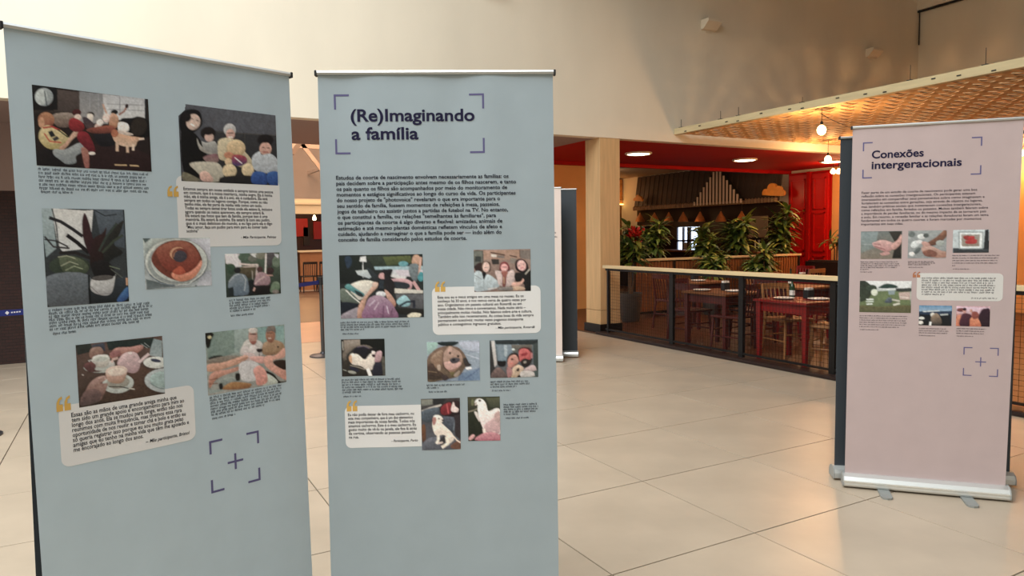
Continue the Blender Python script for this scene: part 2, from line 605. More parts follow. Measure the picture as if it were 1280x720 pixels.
# ------------------------------------------------------------------ bar kiosk along the right wall
U_BAR = 14.0
kio = thing('bar_canopy', (13.9, 14.9, 2.3), 'dark corrugated bar canopy with a striped gable above bell lamps', 'canopy')
dark_roof = mat('canopy_dark', (78, 66, 60), 0.6, var=0.15, scale=6)
strip_w = mat('gable_stripe', (240, 222, 206), 0.6)
V_A, V_B = 12.15, 17.75
rib = MB().prism([(13.98, 2.30), (14.0, 2.27), (14.03, 2.30), (14.185, 3.28), (14.13, 3.28)], 1, 0, 0.10).build('corrugation', dark_roof, kio, world=False)
rib.location = (0, 0, 0)
me0 = rib.data
for vtx in me0.vertices:
    vtx.co -= Vector((13.9, 0, 2.3))
v, k = V_A, 0
while v < V_B - 0.05:
    o = rib if k == 0 else link(bpy.data.objects.new('corrugation', me0), kio)
    o.location = (0.0 if k % 2 else 0.018, v - 14.9, -0.014 if k % 2 else 0)
    v += 0.105
    k += 1
edge_m = mat('canopy_edge', (150, 122, 100), 0.6)
mb = MB()
v = V_A
while v < V_B - 0.05:
    mb.lathe([(0.0, 2.24), (0.045, 2.245), (0.05, 2.34), (0.0, 2.38)], (13.97, v + 0.05, 0), 10)
    v += 0.105
mb.build('scalloped_edge', edge_m, kio)
# gable of light battens on a dark triangle
g0, g1, gm, gz0, gz1 = 13.12, 14.92, 14.02, 2.33, 3.27
MB().prism([(g0, gz0), (g1, gz0), (gm, gz1)], 0, 13.84, 13.92).build('gable_board', mat('gable_board', (22, 17, 16), 0.7), kio)
n = 15
for i in range(n):
    v = g0 + (g1 - g0) * (i + 0.5) / n
    top = gz0 + (gz1 - gz0) * (1 - abs(v - gm) / ((g1 - gm) if v > gm else (gm - g0)))
    MB().box(13.815, 13.84, v - 0.024, v + 0.024, gz0 - 0.06, max(top - 0.02, gz0 + 0.03)).build('batten', strip_w, kio)

bell_m = mat('bell_shade', (168, 104, 58), 0.55, var=0.12, scale=12)
for i, px in enumerate((800, 818, 836, 854, 875, 901, 927)):
    p = at_u(px, 277, 13.97)
    t = thing('bell_pendant', (p.x, p.y, p.z), 'terracotta bell-shaped pendant lamp hanging in the row below the bar canopy', 'pendant lamp', 'bell pendants along the bar')
    MB().lathe([(0.14, 0.0), (0.145, 0.01), (0.125, 0.06), (0.10, 0.12), (0.06, 0.18), (0.03, 0.235), (0.018, 0.27), (0.0, 0.272)], p, 18).build('shade', bell_m, t, smooth=True)
    MB().cyl((p.x, p.y, p.z + 0.27), (p.x, p.y, 2.25), 0.006, n=6).build('cord', black_metal, t)
    MB().lathe([(0.0, 0.02), (0.03, 0.03), (0.035, 0.06), (0.02, 0.09), (0.0, 0.095)], p, 10).build('bulb', mat('bell_bulb', (255, 200, 130), 0.5, emit=1.5), t)
    if i % 2 == 0:
        lo = point_light('bell_light', (-0.3, 0, -0.05), 1.6, WARM, 0.06)
        lo.parent = t

# back bar: wall, counter, kitchen pass, boards
bw = thing('back_bar', (14.1, 14.9, 0), 'dark brown back bar wall with shelves below the canopy', 'bar')
dark_wood = mat('dark_wood', (38, 20, 12), 0.55, var=0.2, scale=4, stretch=(4, 4, 0.7))
MB().box(14.15, 14.195, V_A, 14.98, 0, 2.26).build('wall_panel', dark_wood, bw)
MB().box(14.15, 14.195, 15.90, V_B, 0, 2.26).build('wall_panel', dark_wood, bw)
MB().box(14.15, 14.195, 14.98, 15.90, 0, 0.98).build('wall_panel', dark_wood, bw)
MB().box(14.15, 14.195, 14.98, 15.90, 1.70, 2.26).build('wall_panel', dark_wood, bw)
for z in (1.35, 1.75):
    MB().box(13.95, 14.15, 16.1, 17.6, z, z + 0.03).build('shelf', brown_wood, bw)
kp = thing('kitchen_window', (14.1, 15.45, 1.0), 'bright bluish-white lit kitchen pass window behind the plants', 'window')
MB().box(14.16, 14.195, 14.99, 15.89, 0.99, 1.69).build('lit_pane', mat('kitchen_glow', (206, 226, 255), 0.5, emit=3.0), kp)
for v, w in ((15.0, 0.03), (15.38, 0.12), (15.62, 0.05), (15.88, 0.03)):
    MB().box(14.10, 14.155, v - w / 2, v + w / 2, 0.99, 1.69).build('mullion', dark_wood, kp)
MB().box(14.10, 14.155, 14.99, 15.89, 1.28, 1.33).build('shelf', dark_wood, kp)
MB().box(14.11, 14.15, 15.40, 15.60, 1.0, 1.26).build('equipment_box', alu, kp)
ct = thing('bar_counter', (13.2, 14.8, 0), 'long dark wooden bar counter below the bell pendants', 'counter')
MB().box(13.0, 13.45, 11.85, 17.4, 0, 1.02).build('body', dark_wood, ct)
MB().box(12.92, 13.53, 11.8, 17.45, 1.02, 1.07).build('worktop', brown_wood, ct, bevel=0.005)
mbd = thing('grey_board', (13.95, 12.72, 1.38), 'plain grey rectangular board hung beside the bar', 'board')
MB().box(13.93, 13.96, 12.41, 13.04, 1.38, 1.92).build('panel', mat('grey_panel', (128, 112, 96), 0.7, var=0.05), mbd, bevel=0.004)
MB().box(13.96, 14.15, 12.65, 12.8, 1.6, 1.7).build('bracket', black_metal, mbd)
sg = thing('small_black_sign', (13.4, 12.2, 1.07), 'small black sign with white figures standing on the counter end', 'sign')
p = at_u(947, 305, 13.25)
MB().box(13.24, 13.27, p.y - 0.16, p.y + 0.16, 1.07, p.z + 0.16).build('panel', black_metal, sg)
for dv, ch in ((0.06, 0), (-0.05, 1)):
    MB().box(13.232, 13.239, p.y + dv - 0.018, p.y + dv + 0.018, p.z - 0.10, p.z + 0.10).build('white_figure', mat('sign_white', (225, 225, 220), 0.6), sg)
MB().box(13.232, 13.239, p.y - 0.085, p.y - 0.02, p.z + 0.07, p.z + 0.10).build('white_figure', MATS['sign_white'], sg)


def cloud(name, c, sx, label):
    t = thing(name, c, label, 'decoration', 'cloud-shaped cut-outs on the bar canopy')
    outline = []
    for a0_, a1_, cx, cz, r in ((200, 60, -0.30, 0.13, 0.16), (165, 30, -0.05, 0.26, 0.20), (140, 0, 0.22, 0.20, 0.15), (110, -70, 0.36, 0.10, 0.11)):
        for s in range(9):
            a = R(a0_ + (a1_ - a0_) * s / 8)
            outline.append((-(cx + r * math.cos(a)) * sx, (cz + r * math.sin(a)) * sx))
    outline = [(x, max(z, 0.0)) for x, z in outline]
    MB().prism(outline, 0, -0.03, 0.03).build('cut_out', mat('cloud_wood', (222, 150, 70), 0.6, var=0.12, scale=8), t, world=False)
    MB().cyl((0, 0, 0.3 * sx), (0, 0, 3.3 - c.z), 0.005, n=6).build('wire', black_metal, t, world=False)
    return t


p = at_u(967, 246, 13.80)
cloud('cloud_decoration', p, 0.72, 'cloud-shaped amber wooden cut-out hung at the canopy end near the red doors')
point_light('panel_fill', (13.3, 18.1, 2.75), 9, WARM, 0.1)  # added fill for the amber planks, no fixture of its own
for u_, v_ in ((11.2, 13.6), (12.0, 16.2), (9.5, 16.5)):
    point_light('inner_room_fill', (u_, v_, 2.95), 6, (1.0, 0.66, 0.4), 0.15)  # fill added to lift the dim interior, without lamp fixtures
lo = point_light('cloud_fill', (13.3, p.y, p.z + 0.1), 3, WARM, 0.1)  # unseen source that brightens the cloud cut-out
p = at_u(798, 252, 13.80)
cloud('cloud_decoration', p, 0.45, 'cloud-shaped amber wooden cut-out hung at the far canopy end')
lw = thing('lit_wood_panel', (13.0, 18.5, 2.4), 'glowing amber wooden wall panel with a light strip at the far end', 'wall panel')
for i in range(6):
    MB().box(12.2, 14.15, 18.5, 18.58, 2.5 + i * 0.13, 2.622 + i * 0.13).build('plank', mat('lit_plank', (206, 140, 72), 0.6, var=0.15, scale=4, stretch=(0.6, 1, 6), objvar=0.1), lw)
MB().box(12.2, 14.15, 18.44, 18.5, 2.46, 2.49).build('light_strip', mat('strip_glow', (255, 206, 120), 0.4, emit=5.0), lw)

# red panelled wall with doors
rw = thing('red_panelled_wall', (14.1, 11.3, 0), 'glossy red panelled double doors and surround beside the bar canopy', 'door')
MB().box(14.10, 14.195, 10.75, 11.93, 0, 2.90).build('backing', red_paint, rw)
red2 = mat('red_gloss', (186, 14, 10), 0.35, var=0.04)
for va, vb in ((11.36, 11.88), (10.80, 11.24)):
    MB().box(14.05, 14.10, va, vb, 0.02, 2.84).build('door_leaf', red2, rw, bevel=0.004)
    for za, zb in ((0.15, 0.95), (1.05, 1.95), (2.02, 2.74)):
        for b in ((va + 0.06, vb - 0.06, za, za + 0.03), (va + 0.06, vb - 0.06, zb - 0.03, zb), (va + 0.06, va + 0.09, za, zb), (vb - 0.09, vb - 0.06, za, zb)):
            MB().box(14.025, 14.05, *b).build('moulding', red2, rw)
MB().box(14.0, 14.10, 11.255, 11.345, 0, 2.9).build('pilaster', red_paint, rw, bevel=0.006)
MB().cyl((14.0, 11.42, 2.0), (14.05, 11.42, 2.0), 0.02, n=10).build('brass_knob', mat('brass', (190, 150, 80), 0.3, metal=0.9), rw)
struct(MB().box(14.12, 14.195, 3.0, 10.74, 0, Z_SOFFIT - 0.02).build('wall_right_warm_lit', amber))  # warm lamplight on the plaster, put into the amber colour

pl = thing('dark_planter_box', (13.1, 10.0, 0), 'dark brown planter box standing by the amber wall', 'planter')
MB().box(12.9, 13.3, 9.5, 10.45, 0.0, 0.88).build('box', mat('planter_dark', (38, 20, 16), 0.5, var=0.1), pl, bevel=0.01)
MB().box(12.94, 13.26, 9.54, 10.41, 0.84, 0.90).build('soil', mat('soil', (30, 22, 16), 0.9), pl)

# ------------------------------------------------------------------ plants
leaf_mats = [mat('leaf_green_%d' % i, c, 0.42, var=0.25, scale=9) for i, c in enumerate(((96, 116, 44), (70, 94, 40), (140, 148, 66), (50, 70, 34)))]


def leaf(mb, base, az, el, L, w, droop, fold=0.25):
    d0 = Vector((math.cos(az) * math.cos(el), math.sin(az) * math.cos(el), math.sin(el)))
    side = Vector((-math.sin(az), math.cos(az), 0))
    N = 5
    rows = []
    p = Vector(base)
    d = d0.copy()
    for k in range(N + 1):
        t = k / N
        ww = w * (math.sin(math.pi * min(0.97, t * 0.88 + 0.10)) ** 0.8) * 0.5
        n = side.cross(d).normalized()
        rows.append((p - side * ww + n * ww * fold, p.copy(), p + side * ww + n * ww * fold))
        p = p + d * (L / N)
        d = (d + Vector((0, 0, -droop / N))).normalized()
    vs = [q for r in rows for q in r]
    fs = []
    for k in range(N):
        for c in (0, 1):
            fs.append((k * 3 + c, k * 3 + c + 1, k * 3 + c + 4, k * 3 + c + 3))
    mb.add(vs, fs)


def plant(x, y, h, label, pot_h=0.5, pot_r=0.2, heads=3, nl=46, L=0.34, w=0.085, seed=1, group=None, pot_col=(70, 62, 56), z0=0.0, with_pot=True, flower=None, mi=0):
    r = random.Random(seed)
    t = thing('potted_plant', (x, y, z0), label, 'plant', group)
    if with_pot:
        MB().lathe([(0.0, 0), (pot_r * 0.72, 0), (pot_r * 0.8, 0.03), (pot_r, pot_h), (pot_r * 1.04, pot_h), (pot_r * 1.04, pot_h - 0.05), (pot_r * 0.9, pot_h - 0.06), (0, pot_h - 0.06)], (0, 0, 0), 20).build('pot', mat('pot_%d_%d_%d' % pot_col, pot_col, 0.6, var=0.12, scale=6), t, world=False, smooth=True)
    base_z = pot_h - 0.06 if with_pot else 0.0
    st = MB()
    fo = MB()
    for hd in range(heads):
        a = 2 * math.pi * hd / heads + r.uniform(-0.5, 0.5)
        top = Vector((math.cos(a) * 0.12 * r.uniform(0.4, 1.4), math.sin(a) * 0.12 * r.uniform(0.4, 1.4), h * r.uniform(0.62, 0.9) if heads > 1 else h * 0.8))
        b = Vector((math.cos(a) * 0.03, math.sin(a) * 0.03, base_z))
        mid = b.lerp(top, 0.5) + Vector((r.uniform(-.04, .04), r.uniform(-.04, .04), 0))
        st.tube([b, mid, top], 0.014, 7)
        for k in range(nl):
            tt = r.random()
            bp = mid.lerp(top, tt ** 0.6)
            fo.cur = r.choice((0, 0, 1, 1, 2, 3))
            leaf(fo, bp, r.uniform(0, 6.28), r.uniform(-0.15, 1.25) * (0.5 + 0.5 * tt), L * r.uniform(0.65, 1.15), w * r.uniform(0.8, 1.2), r.uniform(0.8, 2.0))
    st.build('stem', mat('stem_brown', (96, 70, 44), 0.7), t, world=False)
    fo.build('foliage', leaf_mats, t, world=False)
    if flower:
        fm = MB()
        for k in range(60):
            q = Vector(flower) + Vector((r.gauss(0, .045), r.gauss(0, .045), r.gauss(0, .045)))
            leaf(fm, q, r.uniform(0, 6.28), r.uniform(0.2, 1.3), 0.11, 0.05, 1.0)
        fm.build('red_bracts', mat('bract_red', (190, 30, 20), 0.5), t, world=False)
    return t


G = 'leafy plants along the inner railing'
plant(7.66, 9.80, 1.95, 'tall variegated plant with red bracts beside the stone column', seed=3, heads=4, group=G, flower=(0.0, -0.12, 1.50))
plant(8.86, 10.62, 1.90, 'dense dark green plant in grey pot between column and lit kitchen window', seed=5, heads=5, nl=46, group=G, pot_r=0.26, pot_h=0.55, pot_col=(110, 104, 98))
plant(9.55, 9.78, 1.30, 'low leafy green plant in front of the slats below the lit kitchen window', seed=8, heads=3, group=G)
plant(10.11, 10.55, 1.92, 'bushy plant on a bare stem to one side of the lit kitchen window', seed=11, heads=4, group=G, L=0.38)
plant(11.02, 10.58, 2.02, 'broad-leaved yellowish green plant below the striped gable', seed=14, heads=4, nl=48, L=0.40, w=0.10, group=G)
plant(10.85, 9.80, 1.35, 'low plant with reddish stem in front of the small black sign', seed=17, heads=3, group=G)
plant(12.3, 10.6, 2.28, 'tall drooping plant below the amber cloud beside the red doors', seed=21, heads=5, nl=46, L=0.38, group=G)
plant(13.1, 9.85, 0.62, 'spiky dark plant growing from the dark planter box', seed=24, heads=3, nl=14, with_pot=False, z0=0.9, L=0.35, w=0.05)

# ------------------------------------------------------------------ tables and chairs


def make_chair(wood, label, group, pad=None):
    t = thing('wooden_chair', (0, 0, 0), label, 'chair', group)
    MB().box(-0.21, 0.21, -0.20, 0.22, 0.435, 0.465).build('seat', pad or wood, t, world=False, bevel=0.008)
    for sx in (-1, 1):
        MB().cyl((sx * 0.175, 0.19, 0.436), (sx * 0.20, 0.215, 0), 0.019, 0.014, 8).build('leg', wood, t, world=False)
        MB().tube([(sx * 0.205, -0.235, 0), (sx * 0.18, -0.19, 0.45), (sx * 0.185, -0.25, 0.86)], 0.018, 8).build('leg', wood, t, world=False)
        MB().cyl((sx * 0.19, 0.205, 0.20), (sx * 0.195, -0.215, 0.20), 0.010).build('stretcher', wood, t, world=False)
    MB().cyl((-0.185, 0.20, 0.28), (0.185, 0.20, 0.28), 0.010).build('stretcher', wood, t, world=False)
    MB().cyl((-0.19, -0.21, 0.24), (0.19, -0.21, 0.24), 0.010).build('stretcher', wood, t, world=False)
    pts = [(-0.185 + 0.37 * k / 6, -0.25 - 0.03 * math.sin(math.pi * k / 6), 0.835) for k in range(7)]
    mb = MB()
    for a, b in zip(pts[:-1], pts[1:]):
        mb.bar(a, b, 0.022, 0.07)
    mb.build('top_rail', wood, t, world=False)
    for k in range(1, 6):
        x = -0.185 + 0.37 * k / 6
        MB().cyl((x, -0.185, 0.46), (x, -0.255, 0.82), 0.008, n=6).build('spindle', wood, t, world=False)
    return t


def make_table(w, d, h, wood, label, group, top_wood=None):
    t = thing('dining_table', (0, 0, 0), label, 'table', group)
    MB().box(-w / 2, w / 2, -d / 2, d / 2, h - 0.03, h).build('tabletop', top_wood or wood, t, world=False, bevel=0.006)
    for sx in (-1, 1):
        MB().box(sx * (w / 2 - 0.06) - 0.011, sx * (w / 2 - 0.06) + 0.011, -d / 2 + 0.06, d / 2 - 0.06, h - 0.14, h - 0.03).build('apron', wood, t, world=False)
        MB().box(-w / 2 + 0.06, w / 2 - 0.06, sx * (d / 2 - 0.06) - 0.011, sx * (d / 2 - 0.06) + 0.011, h - 0.14, h - 0.03).build('apron', wood, t, world=False)
        for sy in (-1, 1):
            cx, cy = sx * (w / 2 - 0.055), sy * (d / 2 - 0.055)
            mb = MB()
            a, b = 0.030, 0.021
            mb.add([(cx - b, cy - b, 0), (cx + b, cy - b, 0), (cx + b, cy + b, 0), (cx - b, cy + b, 0), (cx - a, cy - a, h - 0.03), (cx + a, cy - a, h - 0.03), (cx + a, cy + a, h - 0.03), (cx - a, cy + a, h - 0.03)],
                   [(3, 2, 1, 0), (4, 5, 6, 7), (0, 1, 5, 4), (1, 2, 6, 5), (2, 3, 7, 6), (3, 0, 4, 7)])
            mb.build('leg', wood, t, world=False)
    return t


def put(src, x, y, rz, label=None, used=set()):
    o = src if src.name not in used else copy_tree(src)
    used.add(src.name)
    o.location = (x, y, 0)
    o.rotation_euler = (0, 0, R(rz))
    if label:
        o['label'] = label
    return o


red_wood = mat('red_table_paint', (122, 16, 13), 0.4, var=0.10, scale=5)
maroon = mat('maroon_wood', (74, 20, 14), 0.45, var=0.15, scale=5)
tan_wood = mat('tan_wood', (150, 100, 56), 0.5, var=0.15, scale=6)
GT, GC = 'restaurant dining tables', 'restaurant dining chairs'
t_red = make_table(0.62, 0.76, 0.72, red_wood, '', GT)
t_mar = make_table(0.66, 0.80, 0.74, maroon, '', GT, brown_wood)
c_tan = make_chair(tan_wood, '', GC)
c_mar = make_chair(maroon, '', GC)
c_red = make_chair(red_wood, '', GC)
tables = [
    put(t_red, 6.86, 5.66, 0, 'bright red wooden table pressed against the terrace railing, a tan chair tucked under it'),
    put(t_mar, 6.90, 6.90, 0, 'dark maroon table beside the terrace railing with plates on top'),
    put(t_mar, 8.45, 7.0, 0, 'dark maroon table one row in from the railing, green bottle on top'),
    put(t_mar, 8.15, 8.7, 0, 'dark maroon table close to the inner slatted railing and column'),
    put(t_red, 9.75, 7.9, 0, 'bright red table deeper inside the terrace, white napkin box on top'),
    put(t_red, 9.2, 5.9, 0, 'bright red table inside the terrace near the amber wall side'),
    put(t_mar, 10.5, 9.1, 0, 'dark maroon table farthest in, in front of the inner slatted railing'),
]
put(c_tan, 7.08, 5.98, 168, 'tan wooden chair tucked below the bright red railing-side table, back towards the column')
put(c_tan, 6.95, 5.22, 20, 'tan wooden chair at the near end of the bright red railing-side table')
put(c_mar, 6.86, 7.45, 180, 'maroon spindle-back chair at the maroon railing-side table on the column side')
put(c_mar, 6.78, 6.55, 10, 'maroon spindle-back chair tucked at the maroon railing-side table')
put(c_mar, 7.52, 6.95, 90, 'maroon spindle-back chair on the inner side of the maroon railing-side table')
put(c_red, 8.08, 7.0, -90, 'red spindle-back chair at the table with the green bottle')
put(c_tan, 8.45, 7.6, 180, 'tan wooden chair behind the table with the green bottle')
put(c_red, 8.45, 6.4, 0, 'red spindle-back chair on the near side of the table with the green bottle')
put(c_mar, 7.65, 8.7, -90, 'maroon spindle-back chair at the table close to the column')
put(c_red, 9.75, 7.3, 0, 'red spindle-back chair at the red table with the napkin box')
put(c_red, 9.25, 7.9, -90, 'red spindle-back chair facing the napkin box on the red table')
put(c_tan, 9.2, 6.45, 180, 'tan wooden chair at the red table near the amber wall')
put(c_red, 8.7, 5.9, -90, 'red spindle-back chair at the red table near the amber wall')
put(c_tan, 10.5, 8.5, 0, 'tan wooden chair at the farthest maroon table')
put(c_red, 11.0, 9.1, 90, 'red spindle-back chair at the farthest maroon table')

white = mat('white_ceramic', (228, 222, 212), 0.3)
glass_green = mat('bottle_green', (28, 58, 30), 0.15)


def plate(x, y, z, lb):
    o = MB().lathe([(0.0, 0.004), (0.06, 0.004), (0.075, 0.0), (0.085, 0.0), (0.12, 0.016), (0.118, 0.020), (0.08, 0.008), (0.0, 0.008)], (0, 0, 0), 22).build('dinner_plate', white, None, smooth=True)
    o.location = (x, y, z)
    tag(o, lb, 'plate', 'plates on restaurant tables')


def bottle(x, y, z, lb):
    t = thing('sauce_bottle', (x, y, z), lb, 'bottle', 'bottles on restaurant tables')
    MB().lathe([(0.0, 0), (0.032, 0), (0.034, 0.01), (0.034, 0.12), (0.026, 0.15), (0.012, 0.175), (0.012, 0.215), (0.0, 0.215)], (0, 0, 0), 14).build('body', glass_green, t, world=False, smooth=True)
    MB().lathe([(0.0, 0.214), (0.0145, 0.214), (0.0145, 0.24), (0.0, 0.24)], (0, 0, 0), 12).build('cap', black_metal, t, world=False)
    MB().lathe([(0.0346, 0.03), (0.0348, 0.03), (0.0348, 0.09), (0.0346, 0.09)], (0, 0, 0), 14).build('paper_label', white, t, world=False)


def napkins(x, y, z, lb):
    t = thing('napkin_holder', (x, y, z), lb, 'napkin holder', 'napkin holders on restaurant tables')
    MB().box(-0.05, 0.05, -0.035, 0.035, 0, 0.10).build('holder', alu_dark, t, world=False, bevel=0.004)
    MB().box(-0.043, 0.043, -0.028, 0.028, 0.10, 0.125).build('napkins', white, t, world=False)


plate(6.78, 5.78, 0.721, 'white plate on the bright red railing-side table')
plate(7.0, 5.48, 0.721, 'white plate at the near end of the bright red railing-side table')
bottle(7.0, 5.85, 0.721, 'green sauce bottle on the bright red railing-side table')
napkins(7.08, 5.68, 0.721, 'napkin holder on the bright red railing-side table')
plate(6.75, 7.1, 0.741, 'white plate on the maroon railing-side table, column end')
plate(6.95, 6.72, 0.741, 'white plate on the maroon railing-side table, near end')
napkins(7.05, 6.98, 0.741, 'napkin holder on the maroon railing-side table')
bottle(8.4, 7.05, 0.741, 'green sauce bottle on the maroon table one row in')
napkins(9.75, 7.95, 0.721, 'white-topped napkin holder on the red table deeper inside')
plate(9.6, 7.75, 0.721, 'white plate on the red table deeper inside')
plate(8.1, 8.6, 0.741, 'white plate on the maroon table close to the column')
napkins(8.2, 8.8, 0.741, 'napkin holder on the maroon table close to the column')

# ------------------------------------------------------------------ far hall seen between the banners
pink_plaster = mat('far_plaster', (226, 196, 170), 0.85, var=0.05, scale=1)
struct(MB().box(-3, 14, 26.0, 26.2, 0, 8).build('wall_far', pink_plaster))
struct(MB().box(-3, 14, 11.3, 26.2, 8.0, 8.2).build('ceiling_far', pink_plaster))
tr = thing('roof_truss', (3.5, 17.5, 3.2), 'pale timber roof trusses crossing above the far hall', 'truss')
tim = mat('truss_timber', (232, 200, 172), 0.65, var=0.12, scale=4)
for v in (15.5, 18.5):
    for a, b in (((1.0, 3.85), (6.0, 3.85)), ((1.2, 3.85), (3.0, 6.0)), ((3.6, 3.85), (3.0, 6.0)), ((3.6, 3.85), (5.2, 6.0)), ((5.9, 3.85), (5.2, 6.0)), ((3.0, 6.0), (5.2, 6.0)), ((3.2, 3.3), (4.4, 5.0)), ((4.6, 3.2), (3.4, 4.8))):
        MB().bar((a[0], v, a[1]), (b[0], v, b[1]), 0.08, 0.10).build('timber', tim, tr)
for u in (1.2, 3.6, 5.9):
    MB().bar((u, 11.4, 3.85), (u, 25.9, 3.85), 0.08, 0.1).build('timber', tim, tr)
sf = thing('far_shop_front', (4.6, 21.0, 0), 'far shop with a cream fascia, dark red interior and tan counter', 'shop')
MB().box(2.5, 8.0, 20.9, 21.2, 2.24, 2.66).build('fascia', mat('fascia_cream', (246, 226, 186), 0.6), sf)
MB().box(2.5, 8.0, 20.86, 20.9, 2.50, 2.56).build('cornice', MATS['fascia_cream'], sf)
MB().box(2.5, 8.0, 21.2, 25.9, 2.5, 2.6).build('ceiling_panel', alu_dark, sf)
MB().box(2.5, 8.0, 24.6, 24.7, 0, 2.5).build('back_panel', mat('shop_dark', (48, 16, 14), 0.6, var=0.3, scale=2), sf)
for i, (u, w, z0_, z1_, c) in enumerate(((5.0, 0.5, 1.6, 2.2, (170, 26, 20)), (5.7, 0.4, 1.5, 2.1, (150, 24, 20)), (4.4, 0.35, 1.5, 2.0, (120, 30, 24)), (5.35, 0.2, 1.3, 1.9, (30, 18, 16)))):
    MB().box(u, u + w, 24.5, 24.6, z0_, z1_).build('wall_picture', mat('shop_pic_%d' % i, c, 0.6), sf)
MB().box(4.55, 7.0, 21.4, 21.9, 0, 1.12).build('counter_panel', mat('counter_tan', (176, 122, 82), 0.6, var=0.06), sf)
MB().box(4.5, 7.05, 21.35, 21.95, 1.12, 1.17).build('counter_top', MATS['fascia_cream'], sf)
MB().box(3.6, 4.4, 21.4, 21.9, 0, 1.15).build('cash_desk', alu_dark, sf)
pp = at_v(393, 273, 20.9)
fb = thing('far_pendant_bulb', pp, 'small glowing bulb hanging below the cream fascia of the far shop', 'light bulb')
MB().lathe([(0.0, -0.06), (0.05, -0.04), (0.05, 0.02), (0.02, 0.09), (0.0, 0.1)], pp, 12).build('glass', glow, fb, smooth=True)
MB().cyl((pp.x, pp.y, pp.z + 0.09), (pp.x, pp.y, 2.24), 0.008, n=6).build('cord', black_metal, fb)
lo = point_light('far_shop_fill', (5.0, 22.8, 2.2), 60, WARM, 0.2)  # unseen source inside the shop, apart from the hanging bulb
c_dark = make_chair(mat('dark_chair', (36, 26, 22), 0.5), '', 'dark chairs outside the far shop')
c_dark['label'] = 'dark spindle-back chair at the tan counter of the far shop'
for i, (px, py) in enumerate(((375, 362), (402, 363))):
    g = at_z(px, py, 0)
    put(c_dark, g.x, min(g.y, 20.5), 0)

st = thing('belt_stanchion', (2.03, 9.12, 0), 'grey metal queue stanchion with round base and blue retractable belt', 'stanchion')
sp = at_z(404, 445, 0)
st.location = (sp.x, sp.y, 0)
MB().lathe([(0.0, 0), (0.17, 0), (0.17, 0.012), (0.15, 0.022), (0.04, 0.035), (0.03, 0.06), (0.0, 0.06)], (0, 0, 0), 28).build('base', mat('stanchion_base', (70, 70, 74), 0.4, metal=0.6), st, world=False, smooth=True)
MB().cyl((0, 0, 0.05), (0, 0, 0.92), 0.024, n=16).build('post', mat('stanchion_grey', (96, 96, 98), 0.35, metal=0.8), st, world=False, smooth=True)
MB().cyl((0, 0, 0.92), (0, 0, 1.02), 0.036, n=16).build('belt_head', alu_dark, st, world=False, smooth=True)
blue = mat('belt_blue', (26, 44, 120), 0.6)
e = at_z(-40, 394, 0.955)
mb = MB()
N = 24
for k in range(N):
    p0 = Vector((sp.x, sp.y, 0.955)).lerp(e, k / N)
    p1 = Vector((sp.x, sp.y, 0.955)).lerp(e, (k + 1) / N)
    sag = lambda t: -0.05 * math.sin(math.pi * t)
    p0.z += sag(k / N)
    p1.z += sag((k + 1) / N)
    mb.bar(p0, p1, 0.003, 0.048)
mb.build('belt', blue, st)
bl = at_z(19, 390, 0.955)
dirb = (e - Vector((sp.x, sp.y, 0.955))).normalized()
nb = Vector((-dirb.y, dirb.x, 0))
if nb.dot(bl - CAM) > 0:
    nb = -nb
mk = MB()
up_ = Vector((0, 0, 1))
tb = max(0.0, min(1.0, (bl - Vector((sp.x, sp.y, 0.955))).dot(dirb) / (e - Vector((sp.x, sp.y, 0.955))).length))
bl = Vector((sp.x, sp.y, 0.955)).lerp(e, tb) + Vector((0, 0, -0.05 * math.sin(math.pi * tb)))
q_ = bl + nb * 0.0022
mk.add([q_ - dirb * 0.016, q_ - up_ * 0.016, q_ + dirb * 0.016, q_ + up_ * 0.016, q_ + nb * .001 - dirb * 0.016, q_ + nb * .001 - up_ * 0.016, q_ + nb * .001 + dirb * 0.016, q_ + nb * .001 + up_ * 0.016], [(0, 1, 2, 3), (4, 7, 6, 5), (0, 4, 5, 1), (1, 5, 6, 2), (2, 6, 7, 3), (3, 7, 4, 0)])
mk.build('diamond_mark', mat('mark_white', (225, 225, 235), 0.6), st)
mk = MB()
for k_ in range(4):
    a_ = q_ - dirb * (0.03 + k_ * 0.02)
    mk.bar(a_, a_ - dirb * 0.013, 0.001, 0.010)
mk.build('belt_lettering', MATS['mark_white'], st)
s2 = copy_tree(st)
for ch in list(s2.children):
    if ch.name.split('.')[0] in ('belt', 'diamond_mark', 'belt_lettering'):
        bpy.data.objects.remove(ch)
s2.location = (e.x, e.y, 0)
s2['label'] = 'grey metal queue stanchion at the other end of the blue belt, before the brick wall'

# ------------------------------------------------------------------ roll-up banners
Z_TOP = 2.09
INK = print_mat()
text_ink = mat('text_ink', (34, 36, 48), 0.6, spec=0.2)
title_ink = mat('title_ink', (27, 24, 56), 0.6, spec=0.2)
bracket_ink = mat('bracket_ink', (96, 92, 132), 0.6, spec=0.2)
gold_ink = mat('gold_ink', (214, 172, 92), 0.6, spec=0.2)
rust_ink = mat('rust_ink', (176, 116, 84), 0.6, spec=0.2)
box_ink = mat('quote_box_white', (226, 226, 226), 0.6, spec=0.2)
box_ink_pink = mat('quote_box_grey', (208, 206, 202), 0.6, spec=0.2)
back_mat = mat('banner_back_grey', (54, 60, 66), 0.6, var=0.03, scale=3)


